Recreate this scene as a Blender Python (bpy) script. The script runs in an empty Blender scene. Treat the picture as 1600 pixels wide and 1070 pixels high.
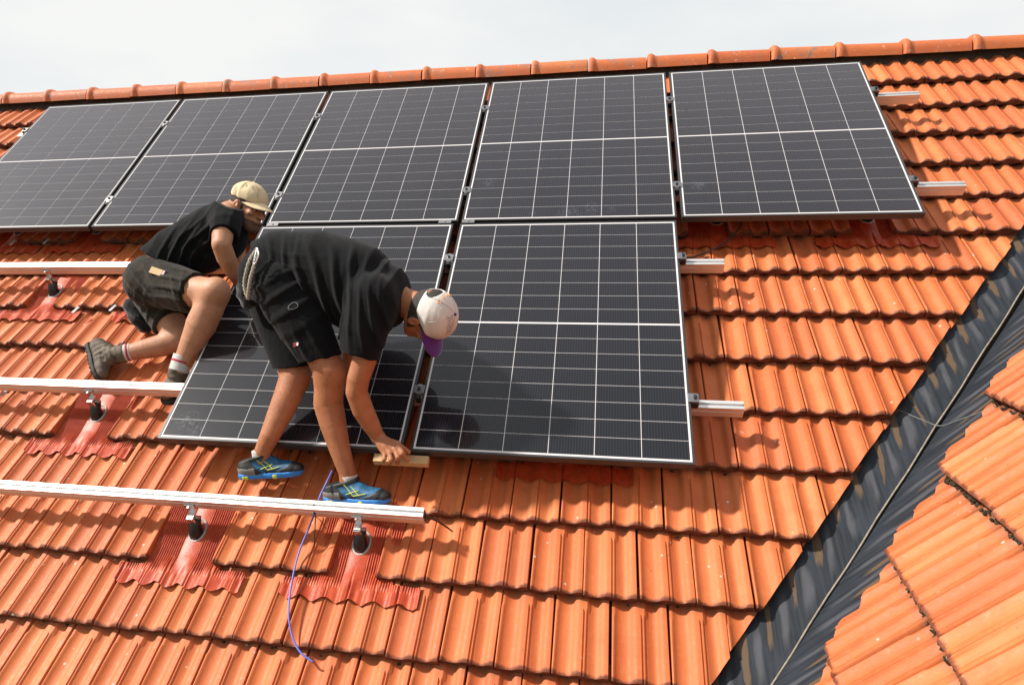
import bpy, bmesh, math, random
import numpy as np
from mathutils import Matrix, Vector
from math import radians as R, pi, sin, cos

rnd = random.Random(7)
sc = bpy.context.scene
col = sc.collection

# ------------------------------------------------------------------ camera
CAM = np.array([-0.37171, -2.89736, 0.66212])
RT = np.array([0.97898, 0.20394, 0.00330]); DN = np.array([0.02126, -0.08611, -0.99606]); FW = np.array([-0.20283, 0.97520, -0.08864])
FPX, CX, CY = 1142.27, 701.7, 555.6
cd = bpy.data.cameras.new("camera"); cam = bpy.data.objects.new("camera", cd); col.objects.link(cam)
cam.matrix_world = Matrix(((RT[0], -DN[0], -FW[0], CAM[0]), (RT[1], -DN[1], -FW[1], CAM[1]), (RT[2], -DN[2], -FW[2], CAM[2]), (0, 0, 0, 1)))
cd.sensor_width = 36.0; cd.lens = FPX / 1600 * 36
cd.shift_x = (800 - CX) / 1600; cd.shift_y = (CY - 535) / 1600
cd.clip_start = 0.05; cd.clip_end = 3000
sc.camera = cam

# ------------------------------------------------------------------ world, sun, exposure
TO_SUN = Vector((-1.05, -0.33, 1.068)).normalized()
w = bpy.data.worlds.new("World"); sc.world = w; w.use_nodes = True
nt = w.node_tree; nt.nodes.clear()
out = nt.nodes.new("ShaderNodeOutputWorld"); bg = nt.nodes.new("ShaderNodeBackground"); bg.inputs[1].default_value = 0.05
sky = nt.nodes.new("ShaderNodeTexSky"); sky.sky_type = 'NISHITA'; sky.sun_disc = False
sky.sun_elevation = math.asin(TO_SUN.z); sky.sun_rotation = math.atan2(TO_SUN.x, TO_SUN.y)
tc = nt.nodes.new("ShaderNodeTexCoord"); nz2 = nt.nodes.new("ShaderNodeTexNoise"); nz2.inputs['Scale'].default_value = 2.3; nz2.inputs['Detail'].default_value = 7; cmix = nt.nodes.new("ShaderNodeMix"); cmix.data_type = 'RGBA'; cmix.inputs[6].default_value = (8.05, 8.45, 8.60, 1); cmix.inputs[7].default_value = (9.25, 9.35, 9.22, 1); r2 = nt.nodes.new("ShaderNodeMapRange"); r2.inputs[1].default_value = .36; r2.inputs[2].default_value = .60
mp = nt.nodes.new("ShaderNodeMapping"); mp.inputs['Scale'].default_value = (1.2, 1.2, 3.2)
nz = nt.nodes.new("ShaderNodeTexNoise"); nz.inputs['Scale'].default_value = 1.6; nz.inputs['Detail'].default_value = 6; nz.inputs['Roughness'].default_value = 0.5
rmp = nt.nodes.new("ShaderNodeMapRange"); rmp.inputs[1].default_value = 0.35; rmp.inputs[2].default_value = 0.68; rmp.inputs[3].default_value = 1.15; rmp.inputs[4].default_value = 2.1
mx = nt.nodes.new("ShaderNodeMix"); mx.data_type = 'RGBA'; mx.inputs[7].default_value = (9.1, 9.3, 9.2, 1)
L = nt.links.new
L(mp.outputs[0], nz2.inputs[0]); L(nz2.outputs[0], r2.inputs[0]); L(r2.outputs[0], cmix.inputs[0]); L(cmix.outputs[2], mx.inputs[7])
L(tc.outputs['Generated'], mp.inputs[0]); L(mp.outputs[0], nz.inputs[0]); L(nz.outputs[0], rmp.inputs[0])
# the thin cloud veil: its cover is 1 - exp(-depth / sin(elevation)), denser towards the horizon
sx = nt.nodes.new("ShaderNodeSeparateXYZ"); L(tc.outputs['Generated'], sx.inputs[0])
def mnode(op, a, b=None):
    q = nt.nodes.new("ShaderNodeMath"); q.operation = op
    for i_, v_ in enumerate((a, b)):
        if v_ is None: continue
        if hasattr(v_, 'is_output'): L(v_, q.inputs[i_])
        else: q.inputs[i_].default_value = v_
    return q.outputs[0]
el = mnode('MAXIMUM', sx.outputs[2], 0.04)
cover = mnode('SUBTRACT', 1.0, mnode('EXPONENT', mnode('MULTIPLY', mnode('DIVIDE', rmp.outputs[0], el), -1.0)))
L(cover, mx.inputs[0])
L(sky.outputs[0], mx.inputs[6]); L(mx.outputs[2], bg.inputs[0]); L(bg.outputs[0], out.inputs[0])
sd = bpy.data.lights.new("sun", 'SUN'); sd.energy = 3.7; sd.angle = R(3.6); sd.color = (1, 0.93, 0.84)
sun = bpy.data.objects.new("sun", sd); col.objects.link(sun); sun.rotation_euler = TO_SUN.to_track_quat('Z', 'Y').to_euler(); sun.location = (-8, -3, 9)
vs = sc.view_settings; vs.view_transform = 'Standard'; vs.look = 'None'; vs.gamma = 1; vs.exposure = 1.0; vs.use_curve_mapping = False

# ------------------------------------------------------------------ frames and helpers
PITCH = R(43.7); CP, SP = cos(PITCH), sin(PITCH)
M = Matrix.Rotation(PITCH, 4, 'X')            # roof frame: u along the ridge, v up the slope, n out of the roof
def W(u, v, n): return np.array([u, v * CP - n * SP, v * SP + n * CP])
def at(px, py, y):                            # the point at depth y seen at photo pixel (px, py)
    d = RT * (px - CX) / FPX + DN * (py - CY) / FPX + FW
    return CAM + d * (y - CAM[1]) / d[1]
def pix(X):
    d = np.asarray(X, float) - CAM; z = d @ FW
    return CX + FPX * (d @ RT) / z, CY + FPX * (d @ DN) / z, z

def tag(o, label=None, cat=None, group=None, kind=None):
    if label: o['label'] = label
    if cat: o['category'] = cat
    if group: o['group'] = group
    if kind: o['kind'] = kind
    return o
def empty(name, mat=None, loc=None, parent=None):
    o = bpy.data.objects.new(name, None); o.empty_display_size = 0.05; col.objects.link(o)
    if mat is not None: o.matrix_world = mat
    if loc is not None: o.location = loc
    if parent: o.parent = parent
    return o
def mesh(name, v, f, mats, smooth=False):
    me = bpy.data.meshes.new(name); me.from_pydata([tuple(map(float, p)) for p in v], [], f)
    for m_ in (mats if isinstance(mats, (list, tuple)) else [mats]): me.materials.append(m_)
    if smooth: me.polygons.foreach_set('use_smooth', [True] * len(me.polygons))
    me.update(); return me
def obj(name, me, parent=None, loc=None, rot=None, mat=None):
    o = bpy.data.objects.new(name, me); col.objects.link(o)
    if parent: o.parent = parent
    if mat is not None: o.matrix_local = mat
    if loc is not None: o.location = loc
    if rot is not None: o.rotation_euler = rot
    return o
class MB:                                     # a small mesh builder
    def __init__(s): s.v = []; s.f = []; s.m = []
    def add(s, v, f, mi=0):
        b = len(s.v); s.v += [tuple(p) for p in v]; s.f += [tuple(i + b for i in q) for q in f]; s.m += [mi] * len(f); return s
    def box(s, x0, x1, y0, y1, z0, z1, mi=0, bev=0.0):
        if bev > 0:
            bm = bmesh.new(); bmesh.ops.create_cube(bm, size=1)
            for q in bm.verts: q.co = ((x0 + x1) / 2 + q.co.x * (x1 - x0), (y0 + y1) / 2 + q.co.y * (y1 - y0), (z0 + z1) / 2 + q.co.z * (z1 - z0))
            bmesh.ops.bevel(bm, geom=list(bm.edges), offset=bev, segments=2, affect='EDGES', profile=0.6)
            bm.verts.index_update(); s.add([q.co[:] for q in bm.verts], [[q.index for q in fc.verts] for fc in bm.faces], mi); bm.free(); return s
        v = [(x0, y0, z0), (x1, y0, z0), (x1, y1, z0), (x0, y1, z0), (x0, y0, z1), (x1, y0, z1), (x1, y1, z1), (x0, y1, z1)]
        return s.add(v, [(3, 2, 1, 0), (4, 5, 6, 7), (0, 1, 5, 4), (1, 2, 6, 5), (2, 3, 7, 6), (3, 0, 4, 7)], mi)
    def tube(s, pts, r, seg=8, mi=0, cap=True):
        pts = [np.array(p, float) for p in pts]; n = len(pts); rr = r if hasattr(r, '__len__') else [r] * n
        v = []; up = None
        for i, p in enumerate(pts):
            t = pts[min(i + 1, n - 1)] - pts[max(i - 1, 0)]; t /= np.linalg.norm(t) + 1e-9
            if up is None: up = np.array([0, 0, 1.]) if abs(t[2]) < 0.9 else np.array([1., 0, 0])
            a = np.cross(t, up); a /= np.linalg.norm(a) + 1e-9; up = np.cross(a, t)
            v += [p + rr[i] * (cos(2 * pi * k / seg) * a + sin(2 * pi * k / seg) * up) for k in range(seg)]
        f = [(i * seg + k, (i + 1) * seg + k, (i + 1) * seg + (k + 1) % seg, i * seg + (k + 1) % seg) for i in range(n - 1) for k in range(seg)]
        if cap: f += [tuple(range(seg)), tuple((n - 1) * seg + k for k in reversed(range(seg)))]
        return s.add(v, f, mi)
    def prism(s, prof, x0, x1, mi=0, axis='x'):   # profile of (a, b) pairs, counter-clockwise seen from +axis
        n = len(prof)
        v = [(x0, a, b) for a, b in prof] + [(x1, a, b) for a, b in prof]
        f = [(i, (i + 1) % n, n + (i + 1) % n, n + i) for i in range(n)] + [tuple(reversed(range(n))), tuple(n + i for i in range(n))]
        return s.add(v, f, mi)
    def build(s, name, mats, parent=None, loc=None, rot=None, smooth=False, mat=None, fix=True):
        me = mesh(name, s.v, s.f, mats, smooth)
        me.polygons.foreach_set('material_index', s.m)
        if fix:
            bm = bmesh.new(); bm.from_mesh(me); bmesh.ops.recalc_face_normals(bm, faces=bm.faces); bm.to_mesh(me); bm.free()
        return obj(name, me, parent, loc, rot, mat)
def spline(pts, n=8):
    pts = [np.array(p, float) for p in pts]; o = []
    q = [2 * pts[0] - pts[1]] + pts + [2 * pts[-1] - pts[-2]]
    for i in range(1, len(q) - 2):
        for k in range(n):
            t = k / n
            o.append(0.5 * (2 * q[i] + (q[i + 1] - q[i - 1]) * t + (2 * q[i - 1] - 5 * q[i] + 4 * q[i + 1] - q[i + 2]) * t * t + (3 * q[i] - q[i - 1] - 3 * q[i + 1] + q[i + 2]) * t ** 3))
    return o + [pts[-1]]

# ------------------------------------------------------------------ materials
class N:
    def __init__(s, name):
        s.m = bpy.data.materials.new(name); s.m.use_nodes = True; s.t = s.m.node_tree; s.b = s.t.nodes['Principled BSDF']
    def n(s, typ, **kw):
        x = s.t.nodes.new(typ)
        for k, v in kw.items():
            if k.startswith('i'): x.inputs[int(k[1:])].default_value = v
            else: setattr(x, k, v)
        return x
    def l(s, a, b): s.t.links.new(a, b); return s
    def noise(s, scale, detail=4, rough=0.55, vec=None, sx=None):
        x = s.n("ShaderNodeTexNoise"); x.inputs['Scale'].default_value = scale; x.inputs['Detail'].default_value = detail; x.inputs['Roughness'].default_value = rough
        if vec is None: vec = s.n("ShaderNodeTexCoord").outputs['Object']
        if sx:
            mp_ = s.n("ShaderNodeMapping"); mp_.inputs['Scale'].default_value = sx; s.l(vec, mp_.inputs[0]); vec = mp_.outputs[0]
        s.l(vec, x.inputs['Vector']); return x.outputs[0]
    def ramp(s, v, a, b, lo=0., hi=1.):
        x = s.n("ShaderNodeMapRange"); s.l(v, x.inputs[0])
        for i, q in zip((1, 2, 3, 4), (a, b, lo, hi)): x.inputs[i].default_value = q
        return x.outputs[0]
    def mix(s, f, a, b, blend='MIX'):
        x = s.n("ShaderNodeMix"); x.data_type = 'RGBA'; x.blend_type = blend
        for i, q in ((0, f), (6, a), (7, b)):
            if hasattr(q, 'is_output'): s.l(q, x.inputs[i])
            elif i == 0: x.inputs[0].default_value = q
            else: x.inputs[i].default_value = (*q, 1)
        return x.outputs[2]
    def math(s, op, a, b=0.0, c=0.0):
        x = s.n("ShaderNodeMath"); x.operation = op
        for i, q in enumerate((a, b, c)):
            if hasattr(q, 'is_output'): s.l(q, x.inputs[i])
            else: x.inputs[i].default_value = q
        return x.outputs[0]
    def bump(s, h, strength=0.3, dist=0.005):
        x = s.n("ShaderNodeBump"); x.inputs['Strength'].default_value = strength; x.inputs['Distance'].default_value = dist
        s.l(h, x.inputs['Height']); s.l(x.outputs[0], s.b.inputs['Normal']); return s
    def set(s, **kw):
        names = dict(color='Base Color', rough='Roughness', metal='Metallic', spec='Specular IOR Level', coat='Coat Weight', coatr='Coat Roughness', sheen='Sheen Weight', sss='Subsurface Weight')
        for k, v in kw.items():
            i = s.b.inputs[names[k]]
            if hasattr(v, 'is_output'): s.l(v, i)
            else: i.default_value = (*v, 1) if isinstance(v, tuple) else v
        return s
def plain(name, c, rough=0.5, metal=0., var=0.12, scale=30, bump=0.0, **kw):
    k = N(name); v = k.noise(scale)
    k.set(color=k.mix(k.ramp(v, .3, .7), tuple(x * (1 - var) for x in c), tuple(min(1, x * (1 + var)) for x in c)), rough=rough, metal=metal, **kw)
    if bump: k.bump(v, bump)
    return k.m

def tile_material(name, ridge=False):
    k = N(name)
    info = k.n("ShaderNodeObjectInfo"); tc_ = k.n("ShaderNodeTexCoord"); geo = k.n("ShaderNodeNewGeometry")
    at_ = k.n("ShaderNodeAttribute", attribute_name='tint')
    r = k.math('FRACT', k.math('ADD', info.outputs['Random'], at_.outputs['Fac']))
    r2 = k.math('FRACT', k.math('MULTIPLY', r, 17.3))
    base = k.mix(r, (0.45, 0.112, 0.031), (0.55, 0.165, 0.053))
    base = k.mix(k.ramp(r2, .6, 1., 0, .75), base, (0.41, 0.098, 0.036))
    base = k.mix(k.ramp(k.math('FRACT', k.math('MULTIPLY', r, 41.7)), .72, 1., 0, .5), base, (0.36, 0.085, 0.026))
    pos = geo.outputs['Position']
    n1 = k.noise(7, 5, .6, pos); n2 = k.noise(46, 4, .6, pos); n3 = k.noise(210, 3, .6, pos)
    base = k.mix(k.ramp(n1, .4, .72, 0, .55), base, (0.40, 0.088, 0.022))
    base = k.mix(k.ramp(n2, .52, .75, 0, .32), base, (0.58, 0.20, 0.078))
    # long streaks running down the tile
    st = k.noise(1.0, 3, .5, tc_.outputs['UV'], (26, 2.2, 1))
    base = k.mix(k.ramp(st, .5, .75, 0, .35), base, (0.37, 0.078, 0.020))
    # dirt with painted shade at the butt edge, dirt at the covered head
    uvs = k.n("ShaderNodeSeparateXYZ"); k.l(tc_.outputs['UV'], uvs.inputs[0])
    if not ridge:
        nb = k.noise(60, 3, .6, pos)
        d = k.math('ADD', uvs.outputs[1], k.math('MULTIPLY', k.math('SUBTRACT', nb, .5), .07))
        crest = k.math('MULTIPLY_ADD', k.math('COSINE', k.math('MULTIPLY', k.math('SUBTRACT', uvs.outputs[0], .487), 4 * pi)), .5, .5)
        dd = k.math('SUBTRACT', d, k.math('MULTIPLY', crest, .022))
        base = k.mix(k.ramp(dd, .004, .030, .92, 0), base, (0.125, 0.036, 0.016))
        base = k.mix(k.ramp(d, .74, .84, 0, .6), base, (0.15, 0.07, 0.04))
    # lichen and dirt specks
    vo = k.n("ShaderNodeTexVoronoi"); vo.inputs['Scale'].default_value = 15; k.l(pos, vo.inputs['Vector'])
    sp = k.math('MULTIPLY', k.ramp(vo.outputs['Distance'], .05, .10, 1, 0), k.ramp(k.noise(5, 2, .5, pos), .45, .58))
    base = k.mix(k.math('MULTIPLY', sp, .75), base, (0.60, 0.55, 0.50))
    vo2 = k.n("ShaderNodeTexVoronoi"); vo2.inputs['Scale'].default_value = 24; vo2.inputs['Randomness'].default_value = 1; k.l(pos, vo2.inputs['Vector'])
    sp2 = k.math('MULTIPLY', k.ramp(vo2.outputs['Distance'], .05, .09, 1, 0), k.ramp(k.noise(9, 2, .5, pos), .50, .62))
    base = k.mix(k.math('MULTIPLY', sp2, .8), base, (0.07, 0.045, 0.035))
    if ridge:
        gl = k.math('MULTIPLY', k.ramp(k.noise(16, 6, .7, pos), .52, .62), k.ramp(k.noise(2.2, 2, .5, pos), .40, .60))
        base = k.mix(k.math('MULTIPLY', gl, .75), base, (0.17, 0.14, 0.125))
        gl2 = k.ramp(k.noise(34, 4, .65, pos), .62, .7)
        base = k.mix(k.math('MULTIPLY', gl2, .5), base, (0.55, 0.50, 0.45))
    k.set(color=base, rough=k.ramp(n2, .3, .7, .52, .72), spec=.38)
    k.bump(k.math('ADD', k.math('MULTIPLY', n3, .6), n2), .22, .003)
    return k.m
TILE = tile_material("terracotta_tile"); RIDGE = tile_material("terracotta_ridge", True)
def butt_material():  # butt faces: dirt and moss, with their shade painted into the brown
    k = N("tile_butt_dirt_shade"); geo = k.n("ShaderNodeNewGeometry"); p = geo.outputs['Position']
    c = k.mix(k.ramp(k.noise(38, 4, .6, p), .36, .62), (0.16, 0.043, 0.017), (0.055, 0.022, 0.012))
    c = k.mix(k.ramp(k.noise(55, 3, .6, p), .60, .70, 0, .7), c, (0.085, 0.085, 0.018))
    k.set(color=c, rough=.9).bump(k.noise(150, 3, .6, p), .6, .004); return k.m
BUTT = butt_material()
BATTEN = plain("underlay", (0.045, 0.032, 0.026), .9, scale=12, var=.4)

def valley_material():
    k = N("valley_metal"); tc_ = k.n("ShaderNodeTexCoord"); uv = k.n("ShaderNodeSeparateXYZ"); k.l(tc_.outputs['UV'], uv.inputs[0])
    # U counts tile troughs along the valley, V runs from the tile edge (0) to the seam (1)
    n = k.noise(1.4, 3, .5, tc_.outputs['UV'], (1.0, .6, 1)); nf = k.noise(1., 4, .6, tc_.outputs['UV'], (9, .7, 1)); geo = k.n("ShaderNodeNewGeometry")
    base = k.mix(k.ramp(nf, .35, .7), (0.007, 0.010, 0.0155), (0.024, 0.028, 0.035))
    base = k.mix(k.ramp(k.noise(5, 4, .6, geo.outputs['Position']), .45, .7, 0, .5), base, (0.028, 0.036, 0.050))
    wob = k.math('MULTIPLY', k.math('SUBTRACT', n, .5), .8)
    fr = k.math('FRACT', k.math('ADD', uv.outputs[0], wob))
    lim = k.math('ADD', k.math('MULTIPLY', k.noise(.9, 1, .5, tc_.outputs['UV'], (1.3, 0, 0)), 1.5), -.18)
    taper = k.math('SUBTRACT', 1.0, k.math('MULTIPLY', uv.outputs[1], .55))
    wd = k.math('MULTIPLY', taper, .13)
    s1 = k.ramp(k.math('DIVIDE', k.math('ABSOLUTE', k.math('SUBTRACT', fr, .5)), wd), .7, 1.1, 1, 0)
    fade = k.ramp(k.math('SUBTRACT', lim, uv.outputs[1]), -.03, .1)
    br = k.math('MULTIPLY', s1, fade)
    base = k.mix(k.math('MULTIPLY', br, .75), base, (0.115, 0.070, 0.036))
    fr2 = k.math('FRACT', k.math('ADD', k.math('ADD', uv.outputs[0], .52), wob))
    s2 = k.ramp(k.math('ABSOLUTE', k.math('SUBTRACT', fr2, .5)), .05, .17, 1, 0)
    s2 = k.math('MULTIPLY', s2, k.ramp(k.math('ABSOLUTE', k.math('SUBTRACT', uv.outputs[1], .48)), .2, .42, 1, 0))
    base = k.mix(k.math('MULTIPLY', s2, .45), base, (0.10, 0.10, 0.11))
    k.set(color=base, rough=k.ramp(nf, .3, .7, .5, .7), spec=.28, metal=.0)
    k.bump(k.noise(14, 3, .5, geo.outputs['Position']), .12, .01); return k.m
VALLEY = valley_material()
SEAM = plain("seam_dirt", (0.22, 0.185, 0.145), .8, var=.3, scale=40)

def alu(name, c=(0.80, 0.80, 0.80), rough=.32):
    k = N(name); n = k.noise(1, 3, .5, None, (2, 160, 160))
    k.set(color=c, metal=1., rough=k.ramp(n, .3, .7, rough - .06, rough + .08)); return k.m
ALU = alu("aluminium_rail", (0.74, 0.735, 0.73), .52); STEEL = alu("stainless_steel", (0.62, 0.61, 0.60), .28)
FRAME = plain("anodised_frame", (0.030, 0.031, 0.034), .38, var=.1, spec=.5)
TIN = plain("dull_tin", (.26, .25, .245), .55, var=.3)
BLACKMETAL = plain("black_metal", (0.02, 0.02, 0.022), .38, spec=.5)
RUBBER = plain("black_rubber", (0.012, 0.012, 0.014), .42, var=.2)
def glass_like(name, color, dust=True):
    k = N(name); geo = k.n("ShaderNodeNewGeometry"); p = geo.outputs['Position']
    tc_ = k.n("ShaderNodeTexCoord"); c = color
    if color is None:
        uv = k.n("ShaderNodeSeparateXYZ"); k.l(tc_.outputs['UV'], uv.inputs[0])
        f = k.math('ABSOLUTE', k.math('SUBTRACT', k.math('FRACT', k.math('MULTIPLY', uv.outputs[0], 16)), .5))
        ln = k.ramp(f, .07, .15, 1, 0)
        oi = k.n("ShaderNodeObjectInfo")
        base = k.mix(oi.outputs['Random'], (0.0015, 0.0030, 0.0060), (0.0022, 0.0038, 0.0072))
        c = k.mix(k.math('MULTIPLY', ln, .6), base, (0.022, 0.023, 0.027))
    n = k.noise(3.0, 4, .6, p)
    film = k.math('MULTIPLY', k.ramp(n, .4, .75, .001, .006), 1.0)
    c = k.mix(film, c, (0.42, 0.40, 0.40))
    sm = None
    for q, r in SMUDGES:
        vd = k.n("ShaderNodeVectorMath", operation='DISTANCE'); vd.inputs[1].default_value = tuple(q); k.l(p, vd.inputs[0])
        m_ = k.ramp(vd.outputs['Value'], r * .3, r, 1, 0); sm = m_ if sm is None else k.math('MAXIMUM', sm, m_)
    sn = k.math('MULTIPLY', sm, k.ramp(k.noise(60, 4, .7, p), .47, .62))
    c = k.mix(k.math('MULTIPLY', sn, .10), c, (0.45, 0.50, 0.62))
    k.set(color=c, rough=.27, spec=.17, coat=1.0, coatr=k.ramp(n, .4, .7, .035, .075))
    k.b.inputs['Coat IOR'].default_value = 1.40
    k.b.inputs['Sheen Weight'].default_value = .42; k.b.inputs['Sheen Roughness'].default_value = .39; k.b.inputs['Sheen Tint'].default_value = (1, .82, .92, 1)
    return k.m
SMUDGES = [(W(-1.02, 1.86, 0), .05), (W(-.55, 1.55, 0), .08), (W(-.44, 1.60, 0), .06), (W(-.33, 1.58, 0), .03), (W(-.75, 1.57, 0), .025), (W(.12, 1.78, 0), .05), (W(-2.2, .10, 0), .07), (W(-2.14, .06, 0), .05)]
CELL = glass_like("solar_cell", None); SHEET = glass_like("white_backsheet", (0.58, 0.565, 0.57))

def flashing_material():
    k = N("flashing_paint"); n = k.noise(18, 4, .6); n2 = k.noise(90, 3, .6)
    c = k.mix(k.ramp(n, .35, .7), (0.34, 0.034, 0.009), (0.44, 0.072, 0.020))
    c = k.mix(k.ramp(n2, .6, .75, 0, .3), c, (0.45, 0.11, 0.05))
    k.set(color=c, rough=.45, spec=.36).bump(n2, .25, .003); return k.m
FLASH = flashing_material()
def fabric(name, c, scale=400, var=.2, sheen=.3, wr=.5, rough=.9):
    k = N(name); n = k.noise(9, 5, .6); f = k.noise(scale, 2, .6)
    k.set(color=k.mix(k.ramp(n, .3, .7), tuple(x * (1 - var) for x in c), tuple(x * (1 + var) for x in c)), rough=rough, sheen=sheen, spec=.12)
    k.bump(k.math('ADD', k.math('MULTIPLY', f, .15), k.noise(28, 4, .55, None, (1, 1, .45))), wr, .012); return k.m
SHIRT_A = fabric("charcoal_cotton", (0.0040, 0.0043, 0.0054), sheen=.055, wr=.30); SHIRT_B = fabric("black_cotton", (0.0042, 0.0045, 0.0056), sheen=.05, wr=.35)
SHORTS_A = fabric("black_work_cloth", (0.0045, 0.005, 0.006), sheen=.04, wr=.45)
def shorts_b():
    k = N("olive_work_cloth"); n = k.noise(7, 5, .6); f = k.noise(350, 2, .6)
    c = k.mix(k.ramp(n, .32, .7), (0.0085, 0.0085, 0.0075), (0.034, 0.027, 0.019)); k.set(color=c, rough=.9, sheen=.1, spec=.15)
    k.bump(k.math('ADD', k.math('MULTIPLY', f, .15), k.noise(22, 4, .55)), .55, .014); return k.m
SHORTS_B = shorts_b()
def skin(name, a, b):
    k = N(name); n = k.noise(11, 5, .65); f = k.noise(140, 3, .6)
    k.set(color=k.mix(k.ramp(f, .35, .7, 0, .25), k.mix(k.ramp(n, .3, .7), a, b), tuple(q * .6 for q in a)), rough=.55, spec=.42, sss=.05)
    k.b.inputs['Subsurface Radius'].default_value = (.012, .005, .003)
    k.bump(k.math('ADD', f, k.math('MULTIPLY', n, 2.0)), .3, .005); return k.m
SKIN_A = skin("tanned_skin", (0.29, 0.100, 0.042), (0.42, 0.172, 0.082)); SKIN_B = skin("fair_skin", (0.36, 0.155, 0.083), (0.50, 0.25, 0.145))
HAIR = plain("dark_hair", (0.022, 0.016, 0.012), .75, var=.5, scale=160, bump=.8)
BEARD = plain("stubble", (0.11, 0.062, 0.040), .8, var=.4, scale=260, bump=.5)
CAPW = fabric("white_cap_cloth", (0.56, 0.54, 0.515), var=.05, sheen=.1, wr=.35); PURPLE = fabric("purple_cloth", (0.085, 0.020, 0.20), var=.08, wr=.1)
CAPB = fabric("beige_cap_cloth", (0.58, 0.47, 0.30), var=.10, sheen=.1, wr=.35)
SOCK = fabric("white_sock", (0.46, 0.445, 0.43), scale=200, wr=.4); SOCKRED = plain("red_stripe", (0.34, 0.03, 0.045), .9)
SHOE_BLUE = plain("blue_mesh", (0.010, 0.085, 0.185), .6, var=.45, scale=55, bump=.5); SHOE_BLACK = plain("black_overlay", (0.012, 0.013, 0.014), .55, bump=.3)
SHOE_SOLE = plain("blue_midsole", (0.020, 0.19, 0.56), .5); SHOE_GREY = plain("grey_heel", (0.17, 0.16, 0.145), .7); LIME = plain("lime_trim", (0.50, 0.52, 0.03), .6)
BOOT = plain("worn_boot_leather", (0.090, 0.068, 0.047), .75, var=.55, scale=28, bump=.6); BOOT_SOLE = plain("boot_sole", (0.030, 0.028, 0.026), .8, bump=.4)
GLOVE = fabric("black_glove", (0.010, 0.010, 0.012), wr=.3); POUCH = fabric("black_pouch", (0.008, 0.008, 0.010), wr=.5)
WOOD = None
def wood():
    k = N("pine_wood"); g = k.noise(1, 4, .6, None, (6, 90, 90))
    k.set(color=k.mix(k.ramp(g, .35, .65), (0.44, 0.27, 0.12), (0.54, 0.37, 0.19)), rough=.65).bump(g, .15, .003); return k.m
WOOD = wood()
ROPE = plain("beige_rope", (0.28, 0.245, 0.20), .85, var=.25, scale=200, bump=.5)
BLUECORD = plain("blue_cord", (0.09, 0.12, 0.45), .45); BLACKCABLE = plain("black_cable", (0.012, 0.012, 0.013), .5)
EYEW = plain("eye_white", (0.30, 0.27, 0.24), .4); ORANGE = plain("orange_thread", (0.72, 0.30, 0.07), .8); GREYTHREAD = plain("grey_thread", (0.13, 0.13, 0.15), .8); WHITETAG = plain("white_tag", (0.7, 0.68, 0.7), .8); REDTAG = plain("red_tag", (0.30, 0.03, 0.07), .8)
MOSS = plain("moss_and_dirt", (0.032, 0.022, 0.011), 1., var=.6, scale=60, bump=.8)
PLASTER = plain("house_plaster", (0.62, 0.58, 0.50), .9, scale=6); GRASS = plain("ground_grass", (0.05, 0.08, 0.025), 1., var=.4, scale=.6)

# ------------------------------------------------------------------ ground and house
g = obj("ground", mesh("ground", [(-900, -900, -6.2), (900, -900, -6.2), (900, 900, -6.2), (-900, 900, -6.2)], [(0, 1, 2, 3)], GRASS)); tag(g, kind='structure')
house = empty("house"); tag(house, "house roof of orange clay interlocking tiles with ridge caps and dark metal valley", "house")
NC = -0.16                                    # crest height of the tiles
TW, TE, V0, U0, TT = 0.2006, 0.2960, -0.1856, 0.0867, 0.045
RY, RZ = 2.625, 2.17                          # ridge axis
UL, UR = -6.1, 4.2
# underlay of the front slope and the far slope, walls beneath
mb = MB(); vr = 3.50
mb.add([W(UL, -1.62, -.235), W(UR, -1.62, -.235), W(UR, vr - .03, -.235), W(UL, vr - .03, -.235)], [(0, 1, 2, 3)])
yb = RY + (RZ - W(0, -1.62, -.235)[2]); zb = W(0, -1.62, -.235)[2]
ztop = W(0, vr - .03, -.235)[2]; ytop = W(0, vr - .03, -.235)[1]
mb.add([(UL, ytop, ztop), (UR, ytop, ztop), (UR, yb + .6, zb), (UL, yb + .6, zb)], [(0, 1, 2, 3)])
main_roof = mb.build("main_roof", BATTEN, house, fix=False)
y0w = W(0, -1.62, -.235)[1] + .35
mb = MB(); mb.box(UL + .25, UR - .1, y0w, yb + .2, -6.2, zb - .05)
mb.add([(UL + .25, y0w - .2, zb - .05), (UL + .25, ytop, ztop - .15), (UL + .25, yb + .5, zb - .05)], [(0, 1, 2)])
mb.build("wall", PLASTER, house)

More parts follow.
